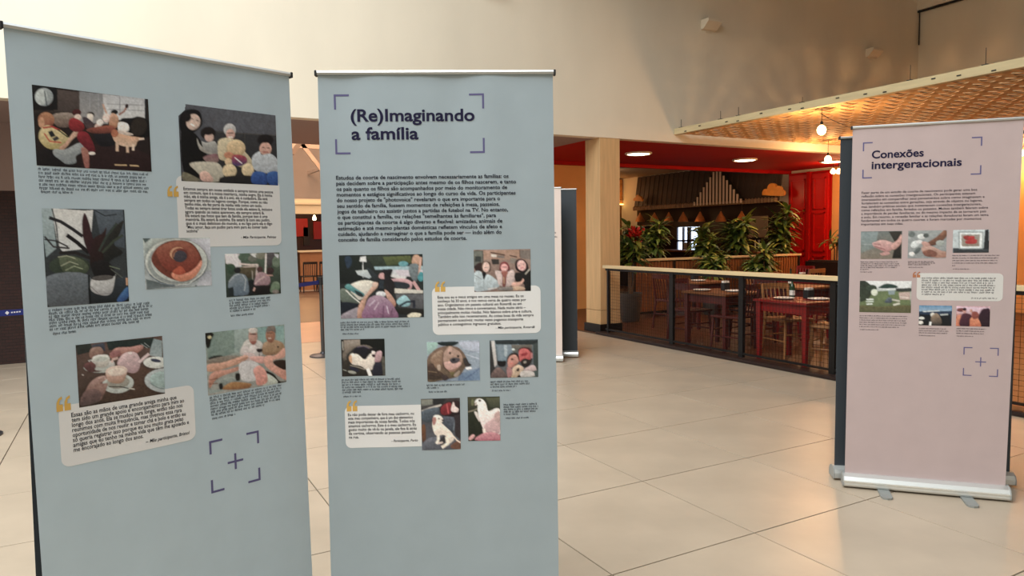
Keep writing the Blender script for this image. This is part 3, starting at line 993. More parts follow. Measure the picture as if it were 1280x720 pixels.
class Banner:
    def __init__(self, tl, tr, rgb, label, z_top=Z_TOP, bl=(0, 0), wave=0.0025, seed=0, lean=0.0, width=None, p0=None, p1=None, group='roll-up exhibition banners', back=False):
        A = Vector(p0) if p0 is not None else at_z(*tl, z_top)
        B = Vector(p1) if p1 is not None else at_z(*tr, z_top)
        self.A, self.zt = A, z_top
        d = B - A
        d.z = 0
        self.w = width or d.length
        self.d = d.normalized()
        self.n = Vector((self.d.y, -self.d.x, 0))       # towards the viewer of the print
        self.dl, self.dr = bl                            # side drift at the foot
        self.wave_a, self.seed = wave, seed
        self.layer = 0
        c = A + self.d * (self.w / 2)
        self.root = thing('rollup_banner', (c.x, c.y, 0), label, 'banner', group, math.atan2(self.d.y, self.d.x))
        w = self.w
        zb = 0.075
        sheet = mat('banner_sheet_%d_%d_%d' % rgb, rgb, 0.62, var=0.025, scale=9, bump=0.02, bscale=220, spec=0.3)
        NX, NZ = 72, 60
        vs, fs = [], []
        for side in (0, 1):
            for j in range(NZ + 1):
                z = zb + (z_top - zb) * j / NZ
                for i in range(NX + 1):
                    s = i / NX
                    sl, sr = self.edges(z)
                    x = sl + (sr - sl) * s
                    y = -self.wave(x, z) + (0.0008 if side else 0)
                    vs.append((x - w / 2, y, z))
        M = (NX + 1) * (NZ + 1)
        mb = MB()
        ff, fb = [], []
        for j in range(NZ):
            for i in range(NX):
                a = j * (NX + 1) + i
                ff.append((a, a + 1, a + NX + 2, a + NX + 1))
                fb.append((M + a, M + a + NX + 1, M + a + NX + 2, M + a + 1))
        edge = []
        for j in range(NZ):
            a = j * (NX + 1)
            edge.append((a, a + NX + 1, M + a + NX + 1, M + a))
            a += NX
            edge.append((a, M + a, M + a + NX + 1, a + NX + 1))
        me = bpy.data.meshes.new('printed_sheet')
        me.from_pydata(vs, [], ff + fb + edge)
        me.materials.append(sheet)
        me.materials.append(back_mat)
        me.polygons.foreach_set('material_index', [0] * len(ff) + [1] * len(fb) + [0] * len(edge))
        for p in me.polygons:
            p.use_smooth = True
        me.update()
        try:
            me.set_sharp_from_angle(angle=R(45))
        except Exception:
            pass
        self.sheet = link(bpy.data.objects.new('printed_sheet', me), self.root)
        # top clip rail
        prof = [(-0.007, z_top - 0.005), (-0.010, z_top + 0.002), (-0.006, z_top + 0.009), (0.006, z_top + 0.009), (0.010, z_top + 0.002), (0.007, z_top - 0.005)]
        tr_ = MB().prism(prof, 0, -w / 2 - 0.004, w / 2 + 0.004).build('top_rail', alu, self.root, world=False)
        for sx in (-1, 1):
            MB().box(sx * (w / 2 + 0.006) - 0.004, sx * (w / 2 + 0.006) + 0.004, -0.012, 0.012, z_top - 0.010, z_top + 0.010).build('end_cap', alu_dark, tr_, world=False, bevel=0.002)
        # base cassette
        prof = [(-0.048, 0.012), (-0.054, 0.022), (-0.052, 0.048), (-0.040, 0.068), (-0.014, 0.080), (0.012, 0.080), (0.04, 0.066), (0.050, 0.045), (0.050, 0.018), (0.044, 0.012)]
        el, er = self.edges(zb)
        bx0, bx1 = el - w / 2 - 0.012, er - w / 2 + 0.012
        cs = MB().prism(prof, 0, bx0, bx1).build('base_cassette', alu, self.root, world=False)
        MB().box(bx0, bx1, -0.056, -0.052, 0.040, 0.046).build('groove_line', mat('alu_bright', (236, 238, 236), 0.25, metal=0.7), cs, world=False)
        for x in (bx0, bx1):
            pc = [(p[0] * 1.06, 0.011 + (p[1] - 0.012) * 1.04) for p in prof]
            MB().prism(pc, 0, x - 0.003, x + 0.003).build('end_cap', mat('cap_grey', (150, 152, 150), 0.5), cs, world=False)
        for fx in (bx0 + 0.21, bx1 - 0.21):
            outline = [(fx - 0.03, 0.05), (fx + 0.03, 0.05), (fx + 0.03, -0.165), (fx + 0.022, -0.185), (fx, -0.192), (fx - 0.022, -0.185), (fx - 0.03, -0.165)]
            outline = outline if not back else [(x, -y) for x, y in outline]
            MB().prism(outline, 2, 0.0005, 0.011).build('foot', mat('foot_grey', (150, 154, 152), 0.45, metal=0.4), self.root, world=False)
        MB().cyl((0.0, 0.016, 0.07), (0.0, 0.016, z_top - 0.01), 0.008, n=10).build('support_pole', alu, self.root, world=False)

    def edges(self, z):
        t = (self.zt - z) / self.zt
        return self.dl * t, self.w + self.dr * t

    def wave(self, x, z):
        if not self.wave_a:
            return 0.0
        q = self.seed * 1.7
        f = math.sin(x * 17 + q + 0.7 * math.sin(z * 1.3 + q)) + 0.55 * math.sin(x * 31 + 2 * q + z * 0.8)
        return self.wave_a * f * (0.35 + 0.65 * (z / self.zt) ** 1.5)

    def sz(self, px, py):
        d = ray(px, py)
        t = (self.A - CAM).dot(self.n) / d.dot(self.n)
        X = CAM + d * t
        return ((X - self.A).dot(self.d), X.z)

    def place(self, me, off):
        w = self.w
        for v in me.vertices:
            x, z, o = v.co.x, v.co.y, v.co.z
            v.co = (x - w / 2, -self.wave(x, z) - off - o, z)
        me.update()

    def flat(self, name, polys, mt, off, cut=True, label=None):
        """polys: list of (outline in sheet metres, colour function or None, layer)"""
        bm = bmesh.new()
        cl = bm.loops.layers.float_color.new('ink') if mt is INK else None
        col = bm.verts.layers.int.new('pid')
        for k, (pts, cf, lay) in enumerate(polys):
            if len(pts) < 3:
                continue
            vs = [bm.verts.new((p[0], p[1], lay * 4e-5)) for p in pts]
            for v in vs:
                v[col] = k
            try:
                tris = tessellate_polygon([[Vector((p[0], p[1], 0)) for p in pts]])
            except Exception:
                continue
            for t in tris:
                if len(set(t)) == 3:
                    try:
                        f = bm.faces.new([vs[i] for i in t])
                        f.material_index = k % 32000
                    except ValueError:
                        pass
        ids = {f: f.material_index for f in bm.faces}
        if cut:
            xs = [v.co.x for v in bm.verts]
            ys = [v.co.y for v in bm.verts]
            x = math.ceil(min(xs) / 0.025) * 0.025
            while x < max(xs):
                bmesh.ops.bisect_plane(bm, geom=bm.verts[:] + bm.edges[:] + bm.faces[:], plane_co=(x, 0, 0), plane_no=(1, 0, 0), dist=1e-6)
                x += 0.025
            y = math.ceil(min(ys) / 0.08) * 0.08
            while y < max(ys):
                bmesh.ops.bisect_plane(bm, geom=bm.verts[:] + bm.edges[:] + bm.faces[:], plane_co=(0, y, 0), plane_no=(0, 1, 0), dist=1e-6)
                y += 0.08
        for f in bm.faces:
            f.normal_update()
            if f.normal.z < 0:
                f.normal_flip()
            if cl is not None:
                cf = polys[f.material_index][1]
                for lp in f.loops:
                    c = cf(lp.vert.co.x, lp.vert.co.y)
                    lp[cl] = (c[0], c[1], c[2], 1)
            f.material_index = 0
        me = bpy.data.meshes.new(name)
        bm.to_mesh(me)
        bm.free()
        me.materials.append(mt)
        self.place(me, off)
        # front faces must look at the viewer (local -Y)
        o = link(bpy.data.objects.new(name, me), self.sheet)
        if label:
            o['label'] = label
        return o

    # --- printed photograph: shapes traced in a crop (x0, y0, scale), printed as a fine raster of ink dots
    def photo(self, label, tl, br, crop, base, art):
        x0, y0, k = crop
        a, b = self.sz(*tl), self.sz(*br)
        xa, xb, za, zb = a[0], b[0], b[1], a[1]
        nx = int((br[0] - tl[0]) * 1.35) + 2
        ny = int(nx * (zb - za) / (xb - xa)) + 2
        SX, SY = nx * 2, ny * 2
        gx = xa + (np.arange(SX) + 0.5) / SX * (xb - xa)
        gz = zb - (np.arange(SY) + 0.5) / SY * (zb - za)
        rg = np.random.default_rng(int(tl[0] * 10))

        def M(x, y):
            return self.sz(x0 + x / k, y0 + y / k)

        def colour(txt):
            return [np.array(lin(tuple(int(v) for v in p.split(',')))) for p in txt.split('>')]

        def blur(im, r):
            r = int(r)
            if r < 1:
                return im
            for ax in (0, 1):
                pad = [(0, 0)] * im.ndim
                pad[ax] = (r + 1, r)
                c = np.cumsum(np.pad(im, pad, mode='edge'), axis=ax)
                n = im.shape[ax]
                sl = [slice(None)] * im.ndim
                s1, s2 = list(sl), list(sl)
                s1[ax], s2[ax] = slice(2 * r + 1, 2 * r + 1 + n), slice(0, n)
                im = (c[tuple(s1)] - c[tuple(s2)]) / (2 * r + 1)
            return im

        cs = colour(base)
        t = np.linspace(0, 1, SY)[:, None, None]
        img = np.broadcast_to(cs[0] * (1 - t) + cs[-1] * t, (SY, SX, 3)).copy()
        drop = np.zeros((SY, SX), bool)
        for line in art.strip().splitlines():
            q = line.split()
            if not q or q[0] == '#':
                continue
            kind = q[0]
            v = [float(u_) for u_ in q[2:]]
            out = []
            if kind == 'e':
                cx, cy, rx, ry = v[:4]
                rot = R(v[4]) if len(v) > 4 else 0
                for i in range(24):
                    t_ = 2 * math.pi * i / 24
                    ex, ey = rx * math.cos(t_), ry * math.sin(t_)
                    out.append((cx + ex * math.cos(rot) - ey * math.sin(rot), cy + ex * math.sin(rot) + ey * math.cos(rot)))
            elif kind in 'px':
                out = list(zip(v[0::2], v[1::2]))
            elif kind == 's':
                P = list(zip(v[0::2], v[1::2]))
                n = len(P)
                for i in range(n):
                    p0, p1, p2, p3 = P[i - 1], P[i], P[(i + 1) % n], P[(i + 2) % n]
                    for t_ in (0, .25, .5, .75):
                        out.append(tuple(0.5 * (2 * p1[j] + (p2[j] - p0[j]) * t_ + (2 * p0[j] - 5 * p1[j] + 4 * p2[j] - p3[j]) * t_ * t_ + (3 * p1[j] - p0[j] - 3 * p2[j] + p3[j]) * t_ ** 3) for j in (0, 1)))
            elif kind == 'l':
                wd = v[0] / 2
                P = [Vector(u_) for u_ in zip(v[1::2], v[2::2])]
                L_, R_ = [], []
                for i, p in enumerate(P):
                    dd = (P[min(i + 1, len(P) - 1)] - P[max(i - 1, 0)]).normalized()
                    nn = Vector((-dd.y, dd.x)) * wd
                    L_.append(tuple(p + nn))
                    R_.append(tuple(p - nn))
                out = L_ + R_[::-1]
            pts = [M(*p) for p in out]
            lo_x, hi_x = min(p[0] for p in pts), max(p[0] for p in pts)
            lo_z, hi_z = min(p[1] for p in pts), max(p[1] for p in pts)
            i0, i1 = np.searchsorted(gx, lo_x), np.searchsorted(gx, hi_x)
            j0, j1 = np.searchsorted(-gz, -hi_z), np.searchsorted(-gz, -lo_z)
            if i1 <= i0 or j1 <= j0:
                continue
            X, Z = np.meshgrid(gx[i0:i1], gz[j0:j1])
            ins = np.zeros(X.shape, bool)
            for (ax_, az_), (bx_, bz_) in zip(pts, pts[1:] + pts[:1]):
                if az_ == bz_:
                    continue
                ins ^= ((az_ > Z) != (bz_ > Z)) & (X < (bx_ - ax_) * (Z - az_) / (bz_ - az_) + ax_)
            if kind == 'x':
                drop[j0:j1, i0:i1] |= ins
                continue
            c = colour(q[1])
            tt = np.clip((hi_z - Z) / max(1e-6, hi_z - lo_z), 0, 1)[..., None]
            colr = c[0] * (1 - tt) + c[-1] * tt
            # soft modelling of the pictured thing inside its outline, with a little texture
            hgt = blur(blur(np.pad(ins.astype(float), 2), max(1, min(ins.shape) // 7)), max(1, min(ins.shape) // 7))[2:-2, 2:-2]
            if kind in 'se' and min(ins.shape) > 5:
                dz_, dx_ = np.gradient(hgt)
                sc = np.hypot(dx_, dz_).max() + 1e-6
                shade = 1 + 0.15 * (dx_ * 0.6 + dz_) / sc
                colr = colr * shade[..., None]
                tex = blur(rg.standard_normal(ins.shape), 2)
                colr = colr * np.clip(1 + 0.3 * tex, 0.65, 1.35)[..., None]
            if kind in 'se' and min(ins.shape) > 4:
                mr = max(2, min(ins.shape) // 8)
                J0, J1, I0, I1 = max(0, j0 - 2 * mr), min(SY, j1 + 2 * mr), max(0, i0 - 2 * mr), min(SX, i1 + 2 * mr)
                big = np.zeros((J1 - J0, I1 - I0))
                big[j0 - J0:j1 - J0, i0 - I0:i1 - I0] = ins
                img[J0:J1, I0:I1] *= (1 - 0.24 * blur(blur(big, mr), mr))[..., None]
            sub_ = img[j0:j1, i0:i1]
            sub_[ins] = colr[ins]
        img = blur(img, 1)
        lowf = blur(rg.standard_normal((SY, SX)), 7)
        lowf = lowf / (np.abs(lowf).max() + 1e-6)
        img = img * (1 + 0.22 * lowf[..., None])
        mid = blur(rg.standard_normal((SY, SX)), 3)
        img = img * np.clip(1 + 0.4 * mid, 0.7, 1.3)[..., None]
        lum = img.mean(-1, keepdims=True)
        img = lum + (img - lum) * 0.74
        img = np.where(img < 0.2, img * (0.65 + 0.35 * img / 0.2), img)
        fine = blur(rg.standard_normal((SY, SX)), 1)
        img = np.clip(img * (1 + 0.10 * fine[..., None]), 0.004, 1)
        img = img.reshape(ny, 2, nx, 2, 3).mean((1, 3))
        img = np.clip(img * PRINT_K, 0, 0.92)
        dropc = drop.reshape(ny, 2, nx, 2).mean((1, 3)) > 0.5
        vs, fs = [], []
        for j in range(ny + 1):
            z = zb - (zb - za) * j / ny
            for i in range(nx + 1):
                x = xa + (xb - xa) * i / nx
                vs.append((x - self.w / 2, -self.wave(x, z) - 0.0009, z))
        for j in range(ny):
            for i in range(nx):
                if not dropc[j, i]:
                    p = j * (nx + 1) + i
                    fs.append((p, p + nx + 1, p + nx + 2, p + 1))
        me = bpy.data.meshes.new('printed_photo')
        me.from_pydata(vs, [], fs)
        pad = np.pad(img, ((0, 1), (0, 1), (0, 0)), mode='edge')
        pad2 = np.pad(img, ((1, 0), (1, 0), (0, 0)), mode='edge')
        vc = (pad + pad2) / 2
        at_ = me.color_attributes.new('ink', 'FLOAT_COLOR', 'POINT')
        at_.data.foreach_set('color', np.concatenate([vc.reshape(-1, 3), np.ones(((nx + 1) * (ny + 1), 1))], 1).astype(np.float32).ravel())
        me.materials.append(INK)
        o = link(bpy.data.objects.new('printed_photo', me), self.sheet)
        o['label'] = 'printed photograph of ' + label

    def rbox(self, tl, br, r, mt, name='quote_box'):
        a, b = self.sz(*tl), self.sz(*br)
        pts = []
        for cx, cz, a0_ in ((b[0] - r, a[1] - r, 0), (a[0] + r, a[1] - r, 90), (a[0] + r, b[1] + r, 180), (b[0] - r, b[1] + r, 270)):
            for k in range(7):
                t = R(a0_ + 15 * k)
                pts.append((cx + r * math.cos(t), cz + r * math.sin(t)))
        self.flat(name, [(pts, None, 0)], mt, 0.0006)

    def brackets(self, tl, tr, bl, br, arm, th, cross=None):
        q = [self.sz(*p) for p in (tl, tr, bl, br)]
        x0, x1 = (q[0][0] + q[2][0]) / 2, (q[1][0] + q[3][0]) / 2
        z1, z0 = (q[0][1] + q[1][1]) / 2, (q[2][1] + q[3][1]) / 2
        polys = []

        def rc(a, b, c, d):
            polys.append(([(a, c), (b, c), (b, d), (a, d)], None, 0))
        for x, sx in ((x0, 1), (x1, -1)):
            for z, sz_ in ((z1, -1), (z0, 1)):
                rc(min(x, x + sx * arm), max(x, x + sx * arm), min(z, z + sz_ * th), max(z, z + sz_ * th))
                rc(min(x, x + sx * th), max(x, x + sx * th), min(z + sz_ * th, z + sz_ * arm), max(z + sz_ * th, z + sz_ * arm))
        if cross:
            cx, cz = (x0 + x1) / 2, (z0 + z1) / 2
            rc(cx - cross, cx + cross, cz - th / 2, cz + th / 2)
            rc(cx - th / 2, cx + th / 2, cz + th / 2, cz + cross)
            rc(cx - th / 2, cx + th / 2, cz - cross, cz - th / 2)
        for k in range(0, 8, 2):
            self.flat('focus_bracket', polys[k:k + 2], bracket_ink, 0.0006)
        if cross:
            self.flat('focus_cross', polys[8:], bracket_ink, 0.0006)

    def quotes(self, tl, br, mt):
        a, b = self.sz(*tl), self.sz(*br)
        w, h = (b[0] - a[0]), (a[1] - b[1])
        polys = []
        for k in (0, 1):
            x = a[0] + k * w * 0.54
            u = w * 0.44
            polys.append(([(x, b[1]), (x + u, b[1]), (x + u, b[1] + h * 0.46), (x + u * 0.45, b[1] + h * 0.46), (x + u * 0.55, b[1] + h * 0.72), (x + u * 0.95, b[1] + h * 0.84), (x + u * 0.9, a[1]), (x + u * 0.35, b[1] + h * 0.86), (x + u * 0.06, b[1] + h * 0.6), (x, b[1] + h * 0.3)], None, 0))
        for pg in polys:
            self.flat('quote_mark', [pg], mt, 0.0012)

    def text(self, name, lines, mt, bold=0.0, shear=0.0):
        """lines: (string, left px, right px, baseline y at left, baseline y at right, x-height size in metres or None)"""
        bm = bmesh.new()
        for s, xl, yl, xr, yr, size in lines:
            p, q = self.sz(xl, yl), self.sz(xr, yr)
            cu = bpy.data.curves.new('t', 'FONT')
            cu.body = s
            cu.size = 1.0
            cu.resolution_u = 2 if size < 0.03 else 5
            cu.offset = bold
            cu.shear = shear
            ob = bpy.data.objects.new('t', cu)
            COL.objects.link(ob)
            dg = bpy.context.evaluated_depsgraph_get()
            me = bpy.data.meshes.new_from_object(ob.evaluated_get(dg))
            xs = [v.co.x for v in me.vertices]
            if xs:
                lo, hi = min(xs), max(xs)
                kx = (q[0] - p[0]) / (hi - lo)
                zb = (p[1] + q[1]) / 2
                for v in me.vertices:
                    v.co = (p[0] + (v.co.x - lo) * kx, zb + v.co.y * size, 0)
                bm.from_mesh(me)
            bpy.data.objects.remove(ob)
            bpy.data.curves.remove(cu)
            bpy.data.meshes.remove(me)
        for f in bm.faces:
            f.material_index = 0
            f.normal_update()
            if f.normal.z < 0:
                f.normal_flip()
        me = bpy.data.meshes.new(name)
        bm.to_mesh(me)
        bm.free()
        me.materials.clear()
        me.materials.append(mt)
        self.place(me, 0.0014)
        return link(bpy.data.objects.new(name, me), self.sheet)

    def para(self, name, lines, first, last, right_first, right_px, mt, size, bold=0.0, attr=None, asize=None):
        """body text: lines with their right ends in pixels; first/last = left baseline pixels"""
        n = len(lines)
        p0, p1 = self.sz(*first), self.sz(*last)
        out = []
        for i, (s, frac) in enumerate(lines):
            t = i / max(1, n - 1)
            xl, yl = first[0] + (last[0] - first[0]) * t, first[1] + (last[1] - first[1]) * t
            out.append((s, xl, yl, frac, None, size))
        # right ends are given along the sheet: convert with the sheet's own level lines
        res = []
        for s, xl, yl, xr, _, sz_ in out:
            zl = self.sz(xl, yl)[1]
            lo, hi = yl - 60, yl + 60
            for _k in range(30):
                md = (lo + hi) / 2
                if self.sz(xr, md)[1] > zl:
                    lo = md
                else:
                    hi = md
            res.append((s, xl, yl, xr, (lo + hi) / 2, sz_))
        self.text(name, res, mt, bold)
        if attr:
            s, xl, yl, xr, yr = attr
            self.text('quote_source', [(s, xl, yl, xr, yr, asize or size)], mt, bold, 0.25)

    def caption(self, first, last, n, right, last_right, attr, h, seed):
        """captions too small to read in the photograph: rows of tiny ink strokes"""
        r = random.Random(seed)
        polys = []
        h *= 0.84

        def row(xl, yl, xr, hh):
            p = self.sz(xl, yl)
            x = p[0]
            z = p[1]
            xe = self.sz(xr, yl)[0]
            while x < xe:
                for _c in range(r.randint(2, 9)):
                    cw = hh * r.uniform(0.42, 0.6)
                    if x + cw > xe:
                        break
                    top = hh * (1.35 if r.random() < 0.2 else 0.95)
                    bot = -hh * 0.35 if r.random() < 0.1 else 0
                    t = hh * 0.17
                    polys.append(([(x, z + bot), (x + t, z + bot), (x + t, z + top), (x, z + top)], None, 0))
                    if r.random() < 0.75:
                        polys.append(([(x + t, z + hh * 0.72), (x + cw * 0.8, z + hh * 0.72), (x + cw * 0.8, z + hh * 0.95), (x + t, z + hh * 0.95)], None, 0))
                    if r.random() < 0.6:
                        polys.append(([(x + t, z), (x + cw * 0.8, z), (x + cw * 0.8, z + hh * 0.2), (x + t, z + hh * 0.2)], None, 0))
                    x += cw
                x += hh * 0.62
        for i in range(n):
            t = i / max(1, n - 1)
            xr = right if i < n - 1 else last_right
            row(first[0] + (last[0] - first[0]) * t, first[1] + (last[1] - first[1]) * t, xr - (r.uniform(0, 5) if i < n - 1 else 0), h)
        if attr:
            row(attr[0], attr[1], attr[2], h * 0.9)
        self.flat('caption_text', polys, text_ink, 0.0012, cut=False)

BLUE1, BLUE2, PINK = (184, 201, 211), (158, 171, 178), (184, 166, 165)

# ================================================================== banner 1
b1 = Banner((4, 32), (361, 94), BLUE1, 'tall pale blue roll-up banner with seven photographs and two quote boxes, no title', bl=(0.012, 0.026), seed=1, wave=0.0012)
b1.photo('party guests clapping around a golden dog', (39.4, 105.8), (189.3, 214.6), (35, 100, 6), '48,42,40>44,30,30', '''
p 92,80,76>70,60,58 190 70 390 90 400 330 190 320
p 128,130,134>150,146,146 385 85 590 105 600 330 390 320
p 176,178,184>206,206,206 560 105 880 140 880 300 570 300
l 150,150,158 5 465 95 465 280
l 150,150,158 5 530 100 530 280
l 120,120,130 6 688 125 688 260
l 120,120,130 4 600 180 870 190
l 120,120,130 4 600 220 870 230
l 40,44,52 10 878 138 880 300
p 34,34,36>28,26,28 28 36 218 60 222 225 40 222
e 150,160,164 118 128 70 68
e 186,196,196 100 128 46 60
l 70,80,88 9 122 80 138 190
s 62,54,50>40,34,34 40 230 330 245 330 300 200 262 50 262
s 150,134,122>110,92,84 180 262 330 250 345 340 220 350
s 30,28,30>24,22,24 690 300 780 285 830 275 905 310 915 420 760 420
e 54,46,40 830 350 60 70 20
s 36,30,32>30,26,28 60 540 190 520 250 610 380 640 430 690 60 650
s 54,34,34>48,28,30 430 520 620 480 900 560 920 690 440 690
s 40,38,44>30,28,34 500 400 640 390 660 480 560 500 520 470
# seated woman in patterned top
e 176,120,86>150,90,70 135 300 62 58 10
e 196,140,104 100 320 24 40
s 206,186,134>180,160,96 95 370 150 340 250 380 310 440 300 490 240 520 140 510 80 440
l 176,50,40 14 110 360 180 350 240 380
l 190,60,46 10 120 400 160 460 250 470
l 60,70,50 10 220 370 300 430
p 40,44,50 150 390 178 378 206 420 172 432
p 60,60,66 180 440 214 420 236 440 200 460
s 206,166,140>190,140,112 230 510 280 470 350 380 385 400 330 450 270 520
s 150,156,158>126,134,138 195 520 280 520 390 470 420 530 360 570 360 620 290 632 240 600 190 560
s 168,112,98>140,86,80 400 510 450 520 460 655 430 660 410 580
# row of guests
e 84,36,36 366 244 34 26
e 224,196,182 374 282 28 26
s 150,34,42>120,26,36 310 300 350 285 410 320 420 370 360 390 310 360
s 136,30,44>100,22,36 380 390 450 400 505 520 480 545 420 500 370 440
e 60,50,46 470 262 28 24
s 222,206,194 445 255 490 262 480 320 450 310
s 70,60,70>90,70,70 410 290 440 280 500 330 540 350 450 370
s 214,180,166 510 330 545 330 550 350 500 360
e 230,200,190 590 285 30 34
e 236,220,212 540 318 26 24
e 30,28,30 648 242 26 18
s 196,150,120>170,110,80 620 255 660 258 680 300 660 360 610 350
l 196,150,128 14 590 250 572 210 562 180
l 150,100,84 14 680 262 720 235 742 195
e 60,30,32 740 196 12 16
s 232,222,214 680 316 748 330 750 385 680 385
s 150,84,64>110,60,50 440 370 620 340 650 390 500 400
s 200,180,166 660 380 740 390 790 410 720 420
# dog
s 196,140,100>216,180,150 630 380 680 400 760 420 830 430 860 440 820 460 800 500 740 500 690 490 650 460 632 420
e 170,100,70 650 400 26 30
l 206,170,140 22 668 470 668 535
l 206,170,140 20 745 490 745 545
l 216,190,166 18 790 480 786 530
l 226,200,180 14 830 445 870 440
e 230,216,206 480 550 26 12
l 206,170,120 9 650 636 740 640
l 206,170,120 9 762 640 830 646
''')
b1.caption((47.5, 212.5), (49, 236.5), 6, 187, 186, (51, 241, 93), 0.0068, 1)
b1.photo('two women and two children on a sofa', (222, 129), (347.4, 231.9), (220, 125, 6.545), '92,94,102>80,80,88', '''
x 0,0,0 0 0 76 0 76 33 74 78 20 130 0 130
p 62,62,66>44,44,48 300 250 820 290 840 700 300 690
l 90,86,80 5 330 260 560 275 820 290
l 84,80,76 5 560 275 566 400
s 24,24,28 26 150 60 95 130 75 195 100 215 190 180 240 110 280 40 260
e 206,176,160 140 180 58 66 18
e 34,30,34 82 140 40 40
l 60,40,40 6 118 150 142 158
l 60,40,40 6 164 164 184 172
l 240,236,230 12 118 195 150 214
s 26,24,26>20,18,20 40 250 110 260 170 290 250 430 220 590 190 640 60 580
s 120,116,96>110,104,88 60 590 160 630 200 665 60 660
s 176,170,160>150,146,138 170 310 200 370 270 410 340 420 330 450 260 440 190 400
e 40,32,32 262 272 62 52
e 206,168,154 272 304 38 38
e 40,32,32 262 256 54 30
s 170,170,166>130,128,126 210 340 250 350 320 340 345 420 290 430 230 400
s 120,80,90>150,126,120 220 470 330 440 350 500 280 520
s 186,178,160>170,164,146 110 520 230 505 350 520 390 600 370 660 260 665 160 580
s 220,176,160>196,150,136 195 600 240 580 290 620 300 665 210 660
e 190,188,188>170,168,168 440 245 50 52
e 206,158,142 446 280 36 44
l 70,50,50 8 420 272 470 270
l 240,230,226 8 430 304 464 304
s 206,190,154>186,168,132 345 340 410 310 480 330 560 420 620 500 600 560 500 540 400 500 350 470
e 214,186,138>196,160,112 490 395 76 72
e 190,120,90 436 455 44 30 15
s 160,60,70>70,60,110 470 450 560 460 580 510 520 540 460 520
l 226,220,220 8 480 470 540 520
e 210,176,130 428 505 28 30
e 220,194,150>200,176,132 438 580 58 56
e 222,196,152>200,176,132 586 572 50 54
s 40,38,40 380 630 600 620 620 690 380 680
e 36,30,32>44,38,40 730 330 66 46
e 206,156,138 730 400 50 54
e 36,30,32 728 316 60 34
l 70,40,40 7 700 388 722 390
l 70,40,40 7 742 394 764 392
l 170,80,70 8 706 426 754 426
s 176,184,192>160,168,178 620 470 680 420 700 450 770 440 826 490 830 590 740 600 640 570
s 40,86,150>30,70,130 630 590 730 600 740 690 620 680
s 44,92,156>34,74,134 745 600 830 590 840 700 760 690
''')
b1.rbox((219.5, 219), (352, 306.5), 0.022, box_ink)
b1.quotes((208.5, 231.5), (223.5, 246), gold_ink)
b1.para('quote_text', [
    ('Estamos sempre em nossa unidade e sempre temos uma pessoa', 341), ('em comum, que é a nossa matriarca, minha sogra. Ela é minha', 340),
    ('mãe, ela é minha amiga, ela é a avó, ela é cuidadora. Ela está', 334), ('sempre em todos os lugares comigo. Porque, como eu não', 334),
    ('tenho mãe, ela faz parte da minha vida como um todo.', 327), ('Todas eu sempre tentei tirar fotos onde ela estava lá, inclusive', 340),
    ('agora quando os netos aparecem, ela sempre estará lá.', 330), ('Ela estará nas fotos que tem da família, porque isso é uma', 334),
    ('memória. Ela estará lá sozinha. Ela estará lá com seu pudim,', 337), ('que é o mais delicioso do mundo, e eu ligo para ela e digo', 340),
    ('"Meu amor, faça um pudim para mim para eu comer tudo', 334), ('sozinha"', 248)],
    (229, 237.5), (233, 290.5), None, None, text_ink, 0.0140, 0.012, ('- Mãe Participante, Pelotas', 301, 297, 345, 298.5), 0.012)
b1.photo('large leafy plant in a white pot', (51.6, 260.4), (161.2, 376.6), (50, 255, 5.414), '58,66,72>60,64,66', '''
p 150,170,176>130,150,156 8 28 80 28 110 300 40 360 20 200
p 206,206,204>196,200,202 76 28 300 45 360 40 340 300 150 320 120 280
p 90,100,110>70,80,90 368 35 560 40 575 300 420 260
l 50,56,60 9 80 30 110 150 125 290
l 44,50,56 7 370 42 440 80 520 70
e 60,72,60 200 420 140 70
s 96,104,84>70,84,64 130 370 200 350 290 380 330 440 260 490 160 460
l 160,166,140 6 140 420 200 390 260 410
l 150,160,130 6 170 450 230 420 290 440
l 176,180,150 5 120 360 180 350 240 370
s 104,112,120>86,92,98 46 490 330 480 330 680 60 690
p 60,70,80>30,36,40 340 560 600 480 605 660 340 670
l 24,26,30 14 330 480 340 680
l 44,44,50 22 60 92 140 120 220 170 290 220
l 34,30,34 26 180 210 250 260 330 330
l 44,40,40 20 130 330 240 330 350 370
l 60,56,60 12 30 220 90 290 200 300
l 50,46,50 10 30 240 110 250 190 290
s 70,40,44>60,34,40 300 60 330 120 350 200 370 300 350 360 300 260 285 140
s 60,36,36>40,28,30 360 240 420 200 450 160 440 260 480 250 470 360 420 470 350 440 340 360
s 50,50,46>34,36,36 440 250 560 110 540 200 500 270 560 330 480 380 440 420
l 60,70,64 16 400 320 450 220 520 130
l 64,72,60 16 420 330 500 250 560 210
s 36,34,36>26,24,28 350 400 440 380 500 440 500 500 400 510 360 470
l 110,120,100 7 470 420 540 440
l 90,96,90 7 480 440 560 500
s 186,188,188>160,160,164 345 520 380 500 500 490 510 480 490 590 440 620 350 590
e 90,86,84 425 500 74 18 -4
l 130,128,130 7 345 560 400 610 480 605
s 60,110,160>40,80,130 520 650 590 560 602 620 560 660
l 206,150,110 12 585 500 588 550
''')
b1.caption((60.5, 389.5), (62, 413.5), 7, 193, 176, (66, 418.5, 98), 0.0072, 2)
